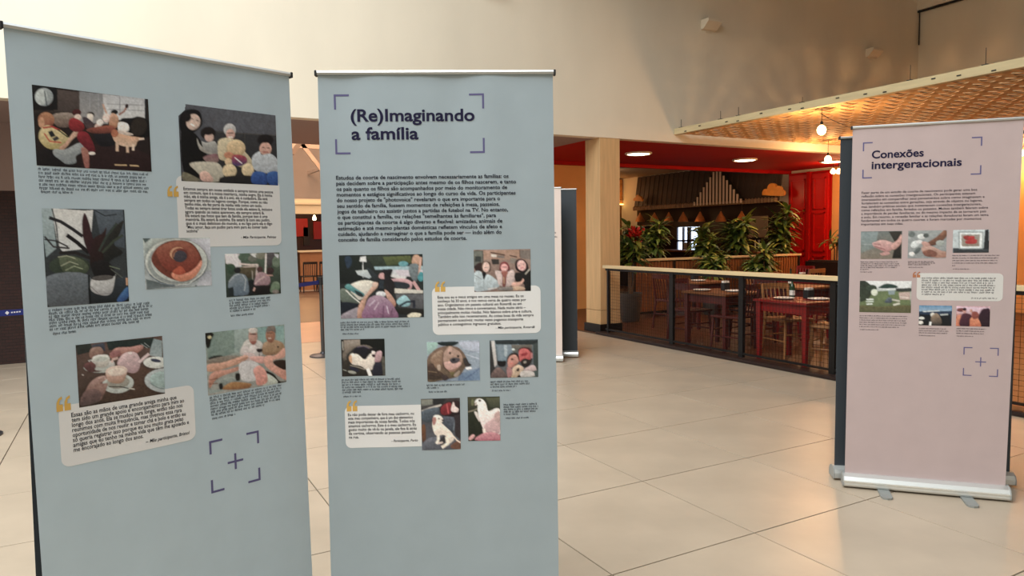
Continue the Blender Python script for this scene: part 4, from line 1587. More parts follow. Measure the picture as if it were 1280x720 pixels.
b1.photo('round caramel flan on a glass plate', (178.2, 298), (264.9, 356.7), (175, 292, 9.86), '186,200,198>170,180,186', '''
p 90,104,104 30 60 140 50 60 120
p 196,206,200>150,166,166 60 130 200 60 330 60 140 220 60 240
p 206,208,220>186,190,206 600 60 870 60 880 340 760 260
p 160,166,180>190,192,204 760 480 890 440 880 640 700 640
p 96,110,112>110,120,124 70 560 300 620 560 640 80 690
e 96,106,110 445 350 394 292
e 206,212,206 445 345 386 284
e 150,160,160 440 360 350 262
e 196,204,200 470 330 340 262
s 110,60,46>126,66,50 135 310 200 180 330 100 480 80 620 110 710 200 765 330 740 440 650 550 500 590 330 530 200 430
s 150,90,70>130,56,40 200 200 360 110 520 90 650 150 735 290 690 410 560 480 400 470 270 390
s 224,140,112>206,120,90 400 480 560 490 680 420 750 330 765 370 730 460 650 550 500 590 400 540
s 180,80,50 400 470 500 400 560 480 480 510
e 206,150,110 470 250 104 84
e 120,60,50 490 262 98 84
e 74,70,80 490 280 86 72
l 190,130,90 9 410 290 420 240 450 210
e 70,84,90 690 646 14 9
l 120,134,150 8 60 300 58 400 120 520 250 610 430 640
l 230,234,232 7 430 640 600 620 760 500 820 380
''')
b1.photo('people seen from behind among garden trees', (280.8, 317.4), (351, 366.7), (277, 312, 11.615), '92,108,92>50,62,56', '''
p 226,220,226>216,212,216 45 60 260 60 290 250 190 260 60 200
e 86,106,92 330 110 90 60
e 110,112,104 450 130 70 50
p 214,214,214 400 60 540 50 520 120 470 110
e 126,126,112 570 90 80 50
s 96,92,96>80,76,80 650 60 765 50 740 200 690 260 650 200
e 110,126,110 790 180 60 80
p 196,200,210 760 60 830 70 820 130 770 90
s 66,92,72>60,80,66 80 220 160 210 200 260 160 350 90 340
s 100,92,70>80,72,56 270 260 500 240 500 400 300 390
l 226,206,200 22 250 205 400 220 530 220
l 220,196,190 12 300 250 520 245
l 236,226,222 22 640 55 636 200 630 350
l 206,190,186 26 520 220 505 330 500 440
l 190,180,170 7 440 300 450 450
s 36,40,44 380 460 480 460 470 640 390 650
e 44,44,48 230 300 46 46
s 120,134,148>96,112,128 100 480 180 370 240 350 340 370 385 480 380 650 200 670 110 640
l 186,196,206 9 105 470 180 380 260 350
l 186,196,206 9 300 360 350 440 330 600
p 40,50,54 95 560 170 540 180 670 100 680
e 90,60,60 550 285 44 40
s 176,140,150>150,116,126 510 350 600 330 690 390 700 480 640 530 560 520 480 520 470 480
l 206,176,176 18 480 500 540 440 620 390
s 80,60,60>60,46,48 660 270 720 260 760 300 720 360 660 360
l 196,150,140 18 640 370 740 375
s 44,38,40>34,30,32 480 530 700 520 730 560 690 640 460 640
l 206,160,150 24 460 600 480 550
s 120,140,116>100,120,100 740 480 820 470 845 560 780 620 700 610
e 130,120,116 780 610 50 30
''')
b1.caption((286.5, 376.8), (287.5, 390.2), 5, 339, 320, (288.5, 395.8, 317), 0.0068, 3)
b1.photo('hands around a pink teapot and teacups', (94.4, 431.5), (206, 491.8), (90, 418, 7.656), '106,84,76>66,54,46', '''
p 60,66,62>50,54,52 30 100 180 85 200 160 50 200
p 44,60,58>40,52,52 330 70 780 30 760 130 600 120 500 150 350 150
p 80,86,100>60,66,80 190 100 310 80 320 160 200 140
s 156,124,112>130,100,92 180 140 270 120 300 180 230 230 170 220
p 130,150,156>150,166,172 780 40 860 60 860 220 740 200 750 130
l 60,74,76 10 640 110 700 90 740 130
l 150,160,160 6 660 90 720 130
l 150,160,160 6 690 80 740 120
s 186,134,124>160,104,96 360 200 420 130 560 120 660 100 680 130 600 190 480 200 390 230
s 150,100,100 360 180 440 150 470 190 400 220
s 96,72,60>80,62,50 300 400 560 330 700 320 860 470 860 570 280 640
e 176,182,178 260 320 150 48
s 206,208,204>180,170,160 190 240 250 200 340 196 362 250 320 310 230 310 195 270
e 216,218,212 275 228 82 34 -4
e 190,196,190 275 232 66 22 -4
l 200,200,196 12 195 245 160 250 190 290
s 120,80,80>90,60,60 110 300 180 260 230 300 220 340 290 350 170 360
e 190,188,186 380 290 30 40
e 206,210,206 800 268 120 56
e 60,66,90 800 250 50 16 10
e 170,180,184 900 440 208 118
e 150,176,176 890 430 150 80
l 110,130,130 9 750 470 820 510 880 520
l 206,170,160 22 440 225 390 240 380 270
s 206,176,180>176,140,146 440 250 500 180 600 170 650 240 640 330 590 370 500 350 440 300
l 216,190,192 26 640 270 690 220 735 185
e 226,206,206 555 178 22 13
e 186,194,190 440 470 150 92 -6
e 150,146,136 440 460 110 60 -6
s 206,166,150>160,120,100 322 370 400 400 520 340 500 440 440 470 350 450
e 216,190,176 425 350 106 50 -6
e 224,204,190 425 356 84 36 -6
l 50,46,46 9 350 500 460 500 560 520
l 196,190,180 10 540 515 598 524
s 160,124,116>126,98,92 160 480 240 410 320 395 330 430 270 470 340 470 320 540 260 640 120 670 100 620
l 190,156,146 16 250 420 310 400 320 430
s 120,96,94>90,74,72 110 560 200 520 280 560 240 650 80 680
l 206,196,190 8 95 385 110 390
''')
b1.rbox((72.5, 508), (245, 548.5), 0.024, box_ink)
b1.quotes((69.5, 496.5), (89, 512), gold_ink)
b1.para('quote_text', [
    ('Essas são as mãos de uma grande amiga minha que', 220.5), ('tem sido um grande apoio e encorajamento para mim ao', 230),
    ('longo dos anos. Ela se mudou para longe, então não nos', 228), ('reunimos com muita frequência, mas tivemos essa rara', 227),
    ('oportunidade de nos reunir e tomar chá e bolo e então eu', 232), ('só queria registrar isso porque eu sou muito grata pelas', 229),
    ('amigas que eu tenho na minha vida que têm me apoiado e', 236), ('me encorajado ao longo dos anos.', 179)],
    (89, 521.5), (92, 565), None, None, text_ink, 0.0185, 0.012, ('-- Mãe participante, Bristol', 182, 553.5, 237, 543), 0.0155)
b1.photo('friends raising glasses in a toast', (256.4, 416.4), (357.8, 477.3), (250, 402, 7.66), '138,158,152>150,150,144', '''
p 126,150,142>116,136,130 50 105 330 75 330 300 80 380
p 150,170,168>140,160,156 330 75 460 65 460 300 330 300
p 120,160,160>130,166,160 550 60 640 50 640 200 560 190
p 126,170,170>140,176,172 720 45 800 40 806 200 730 180
s 36,34,30 50 110 130 115 110 170 90 245 60 240
e 206,196,150 92 150 20 16
e 54,56,54 150 345 70 20 -8
s 140,130,120>120,110,100 70 370 240 330 380 330 300 390 80 400
# two men at the back
s 206,200,196>190,184,184 410 220 460 170 560 180 600 230 580 330 390 320
e 196,150,134>180,130,116 505 140 42 78
e 206,196,190 505 84 44 26
s 150,90,80 480 190 510 225 540 190
e 90,60,56 505 120 34 6
s 176,140,108>150,116,90 600 220 660 180 740 180 800 220 800 290 700 320 600 310
e 170,120,96>150,100,80 672 130 46 72
s 120,110,104 630 80 660 40 715 50 722 110 690 90 640 100
l 80,56,50 7 640 110 690 108
l 226,200,190 9 650 160 680 158
e 60,54,54 745 242 10 8
# glasses and arms
e 206,196,196 440 280 50 46
e 216,206,206 510 266 44 44
s 50,36,40 540 262 594 262 586 290 550 290
l 90,80,80 6 566 290 566 340
s 206,180,180 420 300 520 310 520 370 440 370
s 214,160,136>196,140,112 75 410 220 390 340 350 440 320 460 350 380 400 240 450 80 480
l 150,90,70 6 350 380 450 345
s 200,140,120>176,116,96 90 520 160 470 260 460 330 440 380 430 360 470 240 510 150 560 90 640
l 120,80,64 8 90 560 170 545
l 120,80,64 8 90 600 170 590
s 226,170,160>206,140,130 470 340 560 330 620 340 600 400 520 380
s 220,160,140>200,134,116 620 330 720 320 806 250 808 340 700 370 720 420 820 470 826 560 720 500 620 420
s 60,44,36>50,36,30 700 380 816 370 820 460 740 430
s 190,186,190>200,198,200 380 400 520 380 600 480 540 560 400 560
s 40,36,34 610 470 700 500 760 570 826 570 826 590 740 590
s 196,206,196>180,190,180 620 500 700 530 740 590 600 610
s 220,150,136>206,130,116 510 460 570 420 630 480 640 580 550 610 530 540
s 150,160,156>120,134,130 180 560 300 530 360 570 240 610
s 40,34,30 340 500 380 500 380 560 345 560
s 40,40,40 180 600 210 590 220 640 190 650
s 170,124,80>140,96,56 220 650 300 580 470 590 490 610 440 640
p 150,164,160>130,146,144 80 650 200 650 240 660 90 690
''')
b1.caption((262, 498.5), (264, 520), 7, 354, 331, (265, 524.5, 295), 0.0072, 4)
b1.brackets((260.3, 551.3), (322.8, 538.4), (265, 616.6), (326, 600), 0.046, 0.0075, cross=0.028)

# ================================================================== banner 2
b2 = Banner((397, 92), (691, 91), BLUE2, 'tall pale blue roll-up banner titled (Re)Imaginando a família with seven photographs', bl=(-0.014, 0.004), seed=2, wave=0.0028)
b2.brackets((416.8, 117.3), (605, 117.3), (419.2, 193), (605.9, 191.2), 0.054, 0.0070)
b2.text('title_text', [('(Re)Imaginando', 438.3, 151.6, 593.2, 150.9, 0.061)], title_ink, 0.022)
b2.text('title_text', [('a família', 439.4, 174.4, 523.3, 173.9, 0.061)], title_ink, 0.022)
b2.para('intro_text', [
    ('Estudos de coorte de nascimento envolvem necessariamente as famílias: os', 635.6), ('pais decidem sobre a participação antes mesmo de os filhos nascerem, e tanto', 645),
    ('os pais quanto os filhos são acompanhados por meio do monitoramento de', 634), ('momentos e estágios significativos ao longo do curso de vida. Os participantes', 644.5),
    ('do nosso projeto de "photovoice" revelaram o que era importante para o', 625), ('seu sentido de família, fossem momentos de refeições à mesa, passeios,', 624.5),
    ('jogos de tabuleiro ou assistir juntos a partidas de futebol na TV. No entanto,', 635), ('o que constitui a família, ou relações "semelhantes às familiares", para', 620),
    ('os participantes da coorte é algo diverso e flexível: amizades, animais de', 628), ('estimação e até mesmo plantas domésticas refletem vínculos de afeto e', 627.5),
    ('cuidado, ajudando a reimaginar o que a família pode ser — indo além do', 627), ('conceito de família considerado pelos estudos de coorte.', 583.5)],
    (420, 224.5), (422.8, 302), None, None, text_ink, 0.0195, 0.02)
b2.photo('person photographing a dog by a pool', (423.6, 319.2), (530, 396.2), (420, 314, 8.184), '40,48,44>44,48,52', '''
p 34,44,40>24,30,30 30 50 300 50 260 300 40 340
p 60,70,60>44,56,44 300 50 640 45 640 160 400 170
p 96,104,60>70,80,50 480 60 760 45 780 120 520 150
p 150,180,190>140,170,180 390 160 900 150 900 190 400 190
e 90,150,160 690 130 50 28
s 40,60,80 90 60 150 60 160 130 120 180 100 140
p 206,206,206 250 60 305 50 310 110 240 105
l 200,200,200 7 274 100 276 270
p 186,196,196>150,160,166 200 200 330 190 380 250 340 280 220 240
s 50,60,66>40,48,52 310 170 360 190 440 270 400 310 360 260
p 180,186,196>206,200,196 560 180 740 230 700 300 560 260
p 196,186,196 600 190 890 190 895 270 640 250
e 60,140,150 868 260 34 50
s 196,150,120>176,130,106 790 50 850 45 850 130 780 140
l 196,150,130 24 870 60 856 180 830 240
s 110,120,124>100,108,112 755 140 840 140 830 300 790 300 750 230
s 196,150,156>186,136,140 560 285 700 280 780 320 760 400 730 380 740 330 560 310
l 190,140,140 34 790 310 850 400 850 430
s 40,50,60>50,58,66 590 310 740 330 740 380 600 370
p 206,200,186>186,180,170 600 380 890 400 890 430 600 430
s 214,206,190>196,190,180 140 350 260 300 380 310 420 370 330 430 240 500 160 430
s 90,150,150>70,120,126 90 370 130 335 200 380 290 440 260 470 170 420
s 40,56,60 190 400 260 430 280 470 220 450
s 110,120,110>80,90,84 40 400 110 390 230 500 230 560 60 520
l 216,214,206 10 100 400 170 470 260 540
s 24,32,46 45 530 180 530 240 560 60 650
s 150,140,150>130,120,130 60 650 180 590 240 580 240 690 60 690
p 96,96,100>80,80,84 610 440 895 440 900 590 640 570
s 140,186,196>120,170,180 620 510 700 450 760 510 740 560 660 560
l 36,40,56 20 650 560 720 520 800 510
l 36,40,56 26 800 500 800 580
s 34,32,30 600 590 900 600 900 660 640 640
s 206,196,170 730 670 780 630 870 640 840 680
# dog
s 34,30,36>40,36,40 470 200 520 185 580 190 560 270 600 330 590 440 520 420 500 330
s 190,140,140 450 230 490 225 490 290 440 270
# hands, phone, hair
s 196,150,126>170,120,100 230 560 300 450 390 340 430 320 420 370 340 450 300 530 280 690 220 690
s 196,150,130>170,116,100 500 390 560 440 610 520 600 570 560 550 520 470
e 206,170,150 400 340 30 26
e 206,206,210 460 440 50 30
s 150,120,140>120,80,110 300 560 340 480 430 450 530 490 600 580 620 690 280 690
l 190,170,190 9 340 560 400 500
l 196,170,190 9 390 600 440 520
l 96,60,90 9 480 690 490 560
l 200,180,200 8 540 640 520 560
l 100,70,90 9 560 660 580 580
p 22,26,32 436 284 496 284 492 400 432 400
p 44,54,64 442 296 490 296 487 384 440 384
''')
b2.caption((425.5, 404.3), (426, 413.2), 4, 515, 456, (428, 418.3, 449), 0.0062, 5)
b2.photo('three smiling women at an outdoor table', (592, 312.3), (663.6, 363.7), (588, 308, 12), '150,124,114>126,104,96', '''
p 110,112,104>96,96,90 50 65 190 60 190 320 50 320
l 40,40,40 10 60 65 185 65 190 230
p 60,64,62 70 150 160 150 160 230 70 230
p 170,130,110>160,124,108 200 60 900 50 900 200 200 200
l 44,34,34 16 300 90 520 130
p 210,200,190 310 115 390 125 390 160 310 155
p 120,110,104 400 130 510 140 510 180 400 170
p 60,54,52 310 190 430 190 430 270 330 270
l 44,34,34 14 590 135 700 160
p 130,120,112 600 170 700 180 660 260 590 240
p 120,110,104 740 55 900 50 900 200 750 180
l 60,40,40 10 740 55 740 160
s 60,40,40 60 300 160 240 170 370 100 380
# woman left
s 90,70,56>70,54,46 160 280 200 230 290 240 305 330 280 380 180 390
e 220,180,166 235 310 52 76
l 60,40,40 8 205 320 265 320
l 180,90,90 9 215 358 255 358
s 30,26,30 170 400 230 400 230 470 200 520
s 176,190,196>150,164,172 60 400 160 380 200 500 250 420 340 460 440 560 400 620 250 660 60 660
l 110,124,132 7 200 490 200 640
l 90,100,108 7 60 430 170 490
l 190,180,176 14 260 640 400 620
# woman middle
s 126,56,60>110,50,54 440 290 470 240 540 235 585 300 580 380 450 380
e 220,150,146 508 320 54 60
l 60,40,50 8 470 308 550 308
l 240,220,216 8 480 346 536 346
s 206,180,176>190,166,162 370 370 450 370 560 380 640 350 670 460 640 560 560 600 430 580 400 480
s 150,90,80>120,70,66 460 380 560 380 540 460 530 590 480 590 480 450
l 200,170,130 8 500 450 505 560
# woman right
s 50,36,40>40,28,32 670 260 700 200 780 190 850 250 870 340 820 400 730 380 680 340
e 224,170,164 768 285 66 80 -15
l 60,30,40 8 720 290 745 280
l 60,30,40 8 780 270 806 262
l 180,60,80 12 750 330 800 316
s 36,34,34>28,28,28 670 400 800 390 900 350 910 660 820 660 800 560 680 520
l 206,196,180 14 820 420 890 340
s 214,160,140 640 540 750 530 790 480 800 520 720 600 620 590
s 206,170,140>190,150,120 630 610 760 600 820 640 640 660
s 130,124,120>110,104,100 430 620 620 610 620 660 430 660
''')
b2.rbox((539.8, 359), (676.2, 416), 0.022, box_ink)
b2.quotes((543.5, 351.5), (557, 364.5), gold_ink)
b2.para('quote_text', [
    ('Esta sou eu e meus amigos em uma mesa no museu. Eu os', 654.5), ('conheço há 30 anos, e nos vemos cerca de quatro vezes por', 657.5),
    ('ano. Organizamos um passeio cultural em Roterdã ou em', 652), ('nossa cidade. Nós rimos e conversamos. Nada muito sério –', 657),
    ('principalmente muitas risadas. Nós falamos sobre arte e cultura.', 665), ('Também adio isso recentemente. As coisas boas da vida sempre', 667),
    ('permanecem acessíveis: muitas vezes pegamos transporte', 654), ('público e conseguimos ingressos gratuitos.', 626.5)],
    (547, 373.2), (547.8, 407.2), None, None, text_ink, 0.0140, 0.012, ('- Mãe participante, Roterdã', 619.5, 410.8, 668.6, 409.9), 0.012)
b2.photo('black and white cat in a garden chair', (426.1, 424.4), (481.8, 469.3), (422, 420, 13.33), '66,62,56>54,52,50', '''
p 30,32,32 55 65 90 65 100 200 60 220
p 150,136,124>126,114,104 100 70 370 60 375 160 250 170 110 240
l 176,170,160 14 80 90 90 240
p 22,26,24>16,18,18 378 55 790 45 795 360 640 300 560 190 380 150
s 120,110,100>90,82,74 90 280 200 190 300 160 480 150 590 200 570 220 400 180 300 190 200 270 150 340 160 460 100 420
s 60,54,46>44,40,36 100 440 160 400 230 500 470 560 520 670 80 670
l 150,140,130 14 210 490 340 520 460 560
s 40,40,60 200 510 330 540 350 600 230 570
e 150,150,140 240 605 70 24 10
s 226,214,200>206,190,176 190 360 240 290 340 310 450 390 560 280 620 290 640 360 600 500 570 560 480 560 380 500 240 470
s 200,150,110 190 350 230 320 240 450 200 420
s 34,32,44>28,26,34 265 240 330 180 480 180 540 240 500 310 470 390 400 340 350 290 270 300
l 96,84,110 12 320 190 430 170 530 210
s 30,26,30 500 230 570 200 640 190 650 260 560 290 520 300
s 226,206,200 575 250 630 265 610 310 570 300
s 60,36,44 570 310 640 310 650 350 590 350
s 190,150,156>160,120,126 650 270 730 250 735 350 700 430 620 430 620 380
l 240,230,224 56 500 540 550 670
s 44,44,60>34,34,48 620 450 720 440 750 500 740 650 600 660 580 560
s 96,92,80>70,70,66 740 360 800 380 800 650 760 640
l 176,176,166 8 90 560 150 580
''')
b2.caption((427.2, 476), (428, 491.6), 6, 505, 452, (429.5, 496.6, 452), 0.0062, 6)
b2.photo('brown dog curled up asleep on blue cloth', (533.3, 426.5), (600, 475.7), (530, 422, 12.42), '150,164,180>120,136,156', '''
p 150,190,180>140,170,170 45 70 230 70 200 160 50 280
s 40,54,56>30,42,46 220 70 530 65 480 120 380 130 260 120
p 170,176,196>160,170,190 530 70 860 60 865 240 600 170
l 130,140,160 12 620 200 740 220 860 215
l 190,196,210 9 640 260 860 330
p 110,130,160>96,116,146 560 560 860 470 868 660 520 670
l 76,92,120 12 640 640 760 560 860 480
s 120,98,84>104,88,70 50 340 130 220 240 150 400 130 540 160 640 280 680 400 620 500 540 600 400 640 240 670 50 670
s 150,122,104>130,104,86 100 330 200 220 290 200 300 330 290 420 240 490 150 440
s 176,150,130 200 440 250 420 260 500 220 510
s 84,64,56>70,56,46 50 450 130 400 200 500 300 560 260 640 60 640
l 130,110,84 10 60 520 200 540
l 56,44,40 10 60 580 230 610
s 170,136,120>150,116,100 300 260 350 180 400 130 470 170 560 230 600 330 570 430 480 520 420 550 340 490 300 420
s 190,156,140>196,150,136 380 160 410 140 440 200 400 240 360 250
s 206,160,150>196,146,136 310 400 370 370 560 380 560 440 430 500 350 480
e 60,46,44 405 240 16 20
e 50,40,40 530 290 18 18
s 90,84,90>66,62,70 400 340 470 310 560 330 520 390 440 400
e 40,38,46 460 345 28 20
l 60,46,44 9 300 240 290 340 310 460 400 540
s 110,100,64>90,80,56 400 540 480 540 470 600 430 610
s 150,130,116 460 590 540 510 560 540 520 610
s 60,54,54 610 330 660 320 700 400 740 420 700 450 640 440
s 226,220,224 640 470 720 455 740 480 680 500
s 70,56,56 270 600 330 580 390 630 320 670
''')
b2.caption((533.5, 482.6), (533.6, 485.8), 2, 583, 549, (536, 490.6, 560.5), 0.0062, 7)
b2.photo('couple cuddling with a small cat', (612, 425.2), (672.8, 470.9), (608, 420, 12.86), '104,120,130>90,86,88', '''
p 60,62,64>54,50,50 50 75 90 75 140 520 60 660
p 196,192,190>180,172,168 75 75 130 75 170 450 130 500
p 50,60,64>44,52,54 135 70 830 60 820 140 150 130
p 120,136,150>110,128,142 170 150 520 130 480 290 340 330 330 400 190 400
p 156,170,180 280 140 330 140 330 330 290 330
p 110,104,96>90,96,96 400 140 740 140 730 300 420 260
e 210,220,220 432 215 24 16
p 70,80,80>56,66,62 750 130 830 100 830 640 760 560
s 30,26,30 170 400 250 400 310 400 300 480 220 490 180 450
s 120,100,96>96,80,78 110 560 200 500 290 580 320 660 80 660
s 60,44,40>50,36,36 330 400 350 320 410 270 500 280 530 380 500 440 420 500
s 200,140,124>180,110,100 345 380 400 310 480 310 520 400 470 460 400 510 350 490
e 70,44,40 412 370 22 14
l 200,90,80 12 380 450 430 430
s 90,50,50>60,36,40 510 220 580 180 690 190 740 260 720 320 700 250 560 220 530 270
s 196,90,90>180,80,80 530 230 620 200 700 250 710 360 690 420 560 430 525 340
s 140,40,50 560 290 600 270 660 270 640 310 570 320
s 50,40,40>40,34,34 560 390 620 360 690 380 730 360 720 430 660 500 590 490 550 430
s 150,140,130 600 410 640 400 640 430 600 440
e 180,110,110 728 310 16 50
s 206,176,150>180,150,120 420 520 500 460 560 480 600 520 560 600 520 650 400 660
s 60,44,40 480 540 520 510 530 550 500 570
s 40,34,34 500 640 540 620 560 650 510 665
s 196,170,170>176,150,150 600 540 720 470 780 480 800 560 700 560 640 560
s 190,180,176>176,170,166 560 570 700 560 780 600 760 650 560 660
s 160,110,110 330 500 400 520 420 600 380 660 340 650
p 70,84,84 760 560 830 540 830 650 780 650
''')
b2.caption((612.8, 478.2), (613, 484.4), 3, 663, 646, (615, 489, 638.5), 0.0062, 8)
b2.rbox((430.7, 508), (534, 557.5), 0.022, box_ink)
b2.quotes((433, 500.5), (447, 514), gold_ink)
b2.para('quote_text', [
    ('Eu não podia deixar de fora meu cachorro, ou', 517.5), ('este meu companheiro, que é um dos elementos', 516),
    ('mais importantes da nossa família. Todos nós', 518.5), ('amamos cachorros. Este é o meu cachorro. Eu', 520),
    ('gosto muito de vê-lo na janela, ele fica lá atrás', 521), ('da cortina, observando as pessoas passando', 519), ('na rua.', 448.5)],
    (435, 520.2), (436.2, 548.3), None, None, text_ink, 0.0150, 0.012, ('- Participante, Porto', 489.5, 552.5, 522.5, 551.3), 0.013)
b2.photo('white dog sitting on a dark blanket', (526, 498.6), (576, 561.4), (522, 492, 9.6), '70,64,64>96,98,108', '''
p 130,130,120>110,112,106 40 70 180 65 180 130 45 150
p 50,50,52 180 60 340 55 300 130 190 130
l 206,196,186 20 50 210 160 170 290 135
s 90,100,110>70,80,90 50 210 240 160 260 240 160 340 60 320
s 60,40,44>44,32,36 270 150 400 90 500 100 510 260 300 260
s 140,40,50>110,30,40 280 180 320 130 400 110 400 240 290 250
l 190,80,84 14 350 120 370 240
s 226,200,196 400 190 430 100 450 150 490 180 480 220 420 220
s 86,92,104>66,72,84 300 280 460 300 440 420 400 480 320 420
l 120,130,140 12 450 310 430 440
s 120,80,50>90,60,46 50 400 90 380 100 560 60 580
p 60,50,54 440 260 510 250 515 560 450 500
s 104,106,116>86,88,98 55 600 170 520 280 540 420 600 510 660 60 680
s 110,76,60 400 620 510 560 515 660 420 660
s 236,220,206>226,206,190 185 290 220 255 280 270 310 320 290 350 350 410 410 470 440 540 400 590 360 590 330 500 250 500 210 490 180 400
s 176,120,110>160,100,96 180 300 215 280 222 340 190 380
e 40,30,30 256 300 11 9
e 60,40,44 300 318 12 10
l 230,214,200 34 250 490 250 560 225 600
l 230,214,196 40 350 520 360 600 290 645
l 226,206,190 14 430 510 470 560 515 590
s 60,56,60 260 560 320 510 330 590 280 620
s 200,180,170 240 590 300 575 300 595 250 605
''')
b2.photo('white dove perched on a hand', (584.4, 496.3), (625.5, 550.3), (522, 492, 9.6), '62,66,50>40,44,34', '''
p 84,84,64>60,60,48 600 50 720 50 700 190 610 210
l 150,140,120 12 605 220 680 200 740 170
p 50,56,40>36,40,30 600 230 720 230 780 480 610 500
p 90,92,70>70,74,60 820 50 990 45 990 170 870 160
e 110,112,80 660 110 20 40
s 214,204,196>206,190,186 680 230 710 220 740 290 740 340
s 240,230,222>216,190,190 690 90 730 60 780 70 820 120 850 210 940 175 990 210 990 480 900 500 820 470 790 430 740 300 720 190 720 130 690 140
s 196,160,160>190,146,150 800 380 900 300 980 240 985 460 900 470 830 460
s 186,150,146 920 250 980 210 985 330 940 330
e 60,44,40 745 84 18 13
l 130,110,90 12 680 140 705 110
l 236,206,196 34 795 420 805 480
l 226,190,186 30 915 450 920 500
s 196,126,136>170,96,110 690 560 780 480 900 460 990 500 990 560
s 206,150,150 610 540 660 490 690 510 640 560
''')
b2.caption((629.4, 506.6), (629.6, 518.6), 5, 674, 649, (632, 523.4, 661), 0.0062, 9)

# ================================================================== banner 3
b3 = Banner((1066, 160), (1280, 148), PINK, 'pale pink roll-up banner titled Conexões intergeracionais, its silver base on the tiles', bl=(-0.006, -0.024), seed=3, wave=0.0010)
b3.brackets((1078.4, 179), (1228.4, 169.7), (1077.9, 223.6), (1226.3, 217.7), 0.050, 0.0068)
b3.text('title_text', [('Conexões', 1089.6, 198.2, 1154.6, 195.0, 0.061)], title_ink, 0.022)
b3.text('title_text', [('intergeracionais', 1089.3, 211.6, 1202, 206.6, 0.061)], title_ink, 0.022)
b3.para('intro_text', [
    ('Fazer parte de um estudo de coorte de nascimento pode gerar uma boa', 1221.5), ('reflexão sobre as conexões intergeracionais. Os participantes estavam', 1219),
    ('interessados em compartilhar seus pensamentos sobre como imaginavam e', 1230.5), ('fortaleciam as conexões entre gerações, seja através de objetos ou lugares,', 1228),
    ('mas também práticas sociais que sustentavam conexões intergeracionais,', 1226.5), ('como refeições em família, feriados ou passeios. Muitos também falaram sobre', 1235),
    ('a importância de perder familiares, ou do mesmo impacto de se tornarem pais', 1232.5), ('e avós. Em resumo, a conexão familiar e as relações duradouras foram um tema', 1235.5),
    ('fundamental em todos os quatro coortes e foram marcadas por momentos', 1226.5), ('importantes em suas vidas.', 1129)],
    (1077, 242.4), (1076.3, 281.6), None, None, text_ink, 0.0185, 0.004)
b3.photo('open hands over a table', (1076.3, 289.4), (1126.8, 323.5), (1070, 282, 7.314), '104,110,108>120,110,98', '''
p 120,134,136>110,116,112 45 60 200 55 180 200 45 250
p 60,56,50>36,34,32 300 55 415 50 412 300 330 300 360 160
l 140,146,146 6 60 170 180 175
s 190,146,140>170,116,114 150 160 200 140 230 130 290 140 350 170 330 220 270 240 200 210 160 190
l 120,70,74 6 160 165 230 175
l 120,70,74 6 165 190 260 215
s 200,150,140>180,130,120 320 180 380 130 415 80 412 160 350 220
s 176,126,120 220 255 290 240 310 260 250 275
''')
b3.caption((1075.6, 328), (1075.3, 337.2), 5, 1125.5, 1086, (1075.6, 340.4, 1091), 0.0058, 10)
b3.photo('hands kneading on a floured surface', (1135.4, 288.5), (1182.4, 322.8), (1070, 282, 7.314), '140,146,146>130,134,134', '''
e 190,196,196 540 170 44 30 -30
e 100,108,106 510 80 30 26
e 196,200,198 600 100 40 24
e 90,96,96 560 230 40 20 -40
e 206,206,204 510 260 26 20
e 80,86,84 640 90 26 20
e 196,196,196 580 150 30 18
s 126,90,70>100,66,50 640 170 740 100 800 45 826 50 820 110 720 180
s 180,140,126>150,106,90 600 200 660 180 720 200 780 230 822 240 820 290 700 290 620 260
s 120,80,66 610 240 680 220 740 250 720 285 640 280
s 176,130,118 600 150 650 150 680 180 620 190
e 150,156,150 770 160 40 26
''')
b3.caption((1135, 327.6), (1135, 331.4), 3, 1170, 1163, (1135.5, 334.6, 1154), 0.0058, 11)
b3.photo('framed picture with red hearts on a shelf', (1191.4, 287.5), (1235.8, 315.7), (1070, 282, 7.314), '176,188,192>166,176,178', '''
p 70,76,80>50,54,58 885 205 1215 205 1215 250 885 250
p 44,48,52 1180 38 1215 36 1215 215 1165 215
p 126,136,138 936 55 1165 55 1160 215 940 215
p 206,212,212 946 64 1155 64 1150 206 950 206
p 150,140,130>130,116,104 962 80 1132 80 1128 190 966 190
s 140,50,46 980 100 1030 90 1040 125 1000 130
s 170,40,40 1030 100 1085 100 1070 140 1030 140
s 160,44,44 1000 140 1060 130 1080 165 1010 165
s 170,50,46 1060 125 1105 130 1100 160 1060 165
''')
b3.caption((1190.4, 320), (1190, 332.6), 5, 1252, 1194, (1191, 336.8, 1213), 0.0058, 12)
b3.photo('village green with a tent and benches', (1074.9, 351), (1138.5, 391.2), (1070, 345, 7.314), '190,196,196>92,104,66', '''
p 206,206,206>196,200,200 36 40 500 40 500 110 300 130 120 100
p 104,118,84>96,106,70 36 150 498 120 496 335 32 330
s 50,58,50>60,70,54 36 50 70 40 120 70 150 120 120 200 60 230 36 220
e 60,72,60 140 110 50 30
s 44,70,64 210 100 280 70 370 88 366 110 220 112
l 60,70,70 5 366 100 366 140
s 60,64,60 370 115 440 112 500 110 500 140 380 140
e 200,206,186 168 150 30 30
p 120,136,140 290 130 360 130 350 170 300 170
s 90,100,110>70,80,90 260 240 300 195 330 210 320 245
l 186,180,166 14 330 215 400 230
l 200,196,180 16 340 265 400 250
p 176,150,140 390 150 496 145 496 215 400 215
l 206,190,180 10 400 190 480 200
l 206,212,206 12 95 215 160 212
l 186,196,186 10 90 235 160 232
l 206,212,206 10 95 258 150 254
s 96,90,60>90,92,62 36 270 200 280 496 270 494 335 34 332
''')
b3.caption((1074.6, 395), (1074, 408.6), 6, 1136, 1124, (1075, 412.2, 1099), 0.0058, 13)
b3.rbox((1146.4, 341.4), (1253.2, 376.6), 0.024, box_ink_pink)
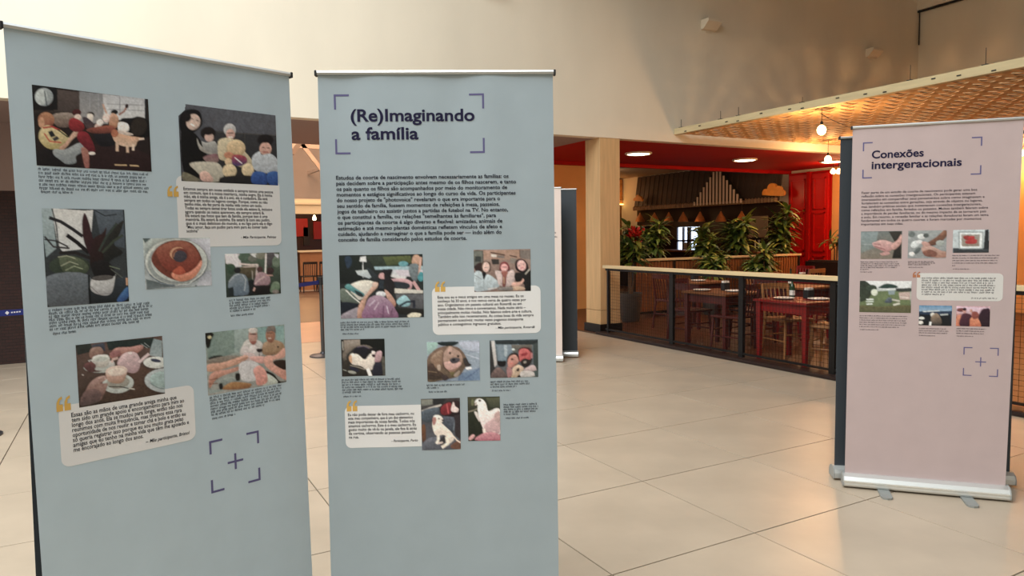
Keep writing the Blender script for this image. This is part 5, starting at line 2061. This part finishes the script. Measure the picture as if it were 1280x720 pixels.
b3.quotes((1141, 339.5), (1150.4, 346.8), rust_ink)
b3.caption((1152.2, 348.4), (1152, 368.6), 8, 1246, 1181, (1214, 373.4, 1247), 0.0085, 14)
b3.photo('dark harbour town under a blue sky', (1149, 381.6), (1189.2, 407.4), (1070, 345, 7.314), '70,120,160>30,34,40', '''
p 70,116,156>130,160,186 580 268 875 265 870 320 578 325
p 26,34,44>30,30,32 578 330 870 320 868 455 575 455
s 40,60,84 578 325 700 315 760 330 870 320 868 350 578 350
l 200,206,206 8 610 325 760 318
s 196,190,180 680 350 710 335 730 380 700 390
s 140,120,100>60,56,54 690 370 740 340 780 400 770 450 690 440
e 206,206,200 600 385 26 12
e 216,210,200 590 425 24 16
p 230,230,226 672 420 690 418 686 455 668 455
l 170,176,176 12 770 355 840 350
''')
b3.caption((1148.6, 411), (1148.4, 416.4), 3, 1187.5, 1184, (1149, 419.8, 1169), 0.0058, 15)
b3.photo('person in purple jumper among red trees', (1195.5, 382.3), (1236.9, 408.4), (1070, 345, 7.314), '186,140,150>150,90,70', '''
p 206,176,196>190,150,160 918 280 1222 290 1222 350 918 340
e 110,60,60 960 310 40 18
e 80,44,60 1180 340 44 44
s 60,34,50>50,30,40 1130 340 1180 300 1222 310 1220 465 1140 465 1120 400
s 200,120,90>190,100,70 918 370 960 360 950 460 918 460
s 206,126,90>190,100,70 1030 380 1100 370 1140 465 1020 465
s 86,44,60>66,34,50 945 450 960 370 985 340 1030 345 1060 370 1040 400 1030 465
e 190,130,120 992 320 16 22
e 60,34,36 992 304 18 14
s 130,70,60 1060 330 1110 330 1120 380 1070 390
e 190,130,110 1052 318 12 16
l 206,150,140 10 930 350 930 330
''')
b3.caption((1195.4, 411.2), (1195.2, 417), 3, 1235, 1230, (1195.6, 420.4, 1217), 0.0058, 16)
b3.brackets((1204.4, 433.7), (1248.8, 435), (1203.4, 469.5), (1247.2, 471.2), 0.043, 0.0055, cross=0.026)

# ================================================================== banners standing behind them, grey backs towards the camera
GREY = (150, 172, 182)


def back_banner(pl, pr, zt, label, back=True, bl=(0, 0)):
    """a banner whose back faces the camera: its own left end is the far right end seen from here"""
    return Banner(None, None, GREY, label, z_top=zt, p0=pr, p1=pl, wave=0.0, bl=bl)


pl_ = Vector((3.745, 2.80, 0))
d_ = Vector((0.787, -0.619, 0)).normalized()
back_banner(pl_, pl_ + d_ * 0.97, 2.05, 'roll-up banner showing its grey back, standing directly behind the pale pink banner')
# behind the blue banner without a title
q0 = b1.A - b1.n * 0.17
q0.z = 0
back_banner(q0 + b1.d * 0.054, q0 + b1.d * 0.85, 2.0, 'roll-up banner showing its dark grey back, standing directly behind the untitled blue banner', bl=(0, 0.03))
# the pair near the stone column
pr_ = at_z(703, 452)
dv = Vector((0.80, -0.60, 0)).normalized()
fb_ = Banner(None, None, (222, 206, 198), 'distant pale roll-up banner with dark text, partly hidden by the titled blue banner', z_top=2.06, p0=pr_ - dv * 0.85, p1=pr_, wave=0.0)
fb_.caption((692.5, 292), (692.5, 297), 2, 697, 697, None, 0.02, 31)
pr2 = at_z(722, 446.5)
back_banner(pr2 - dv * 0.85, pr2, 2.06, 'distant roll-up banner with dark grey back beside the stone column')
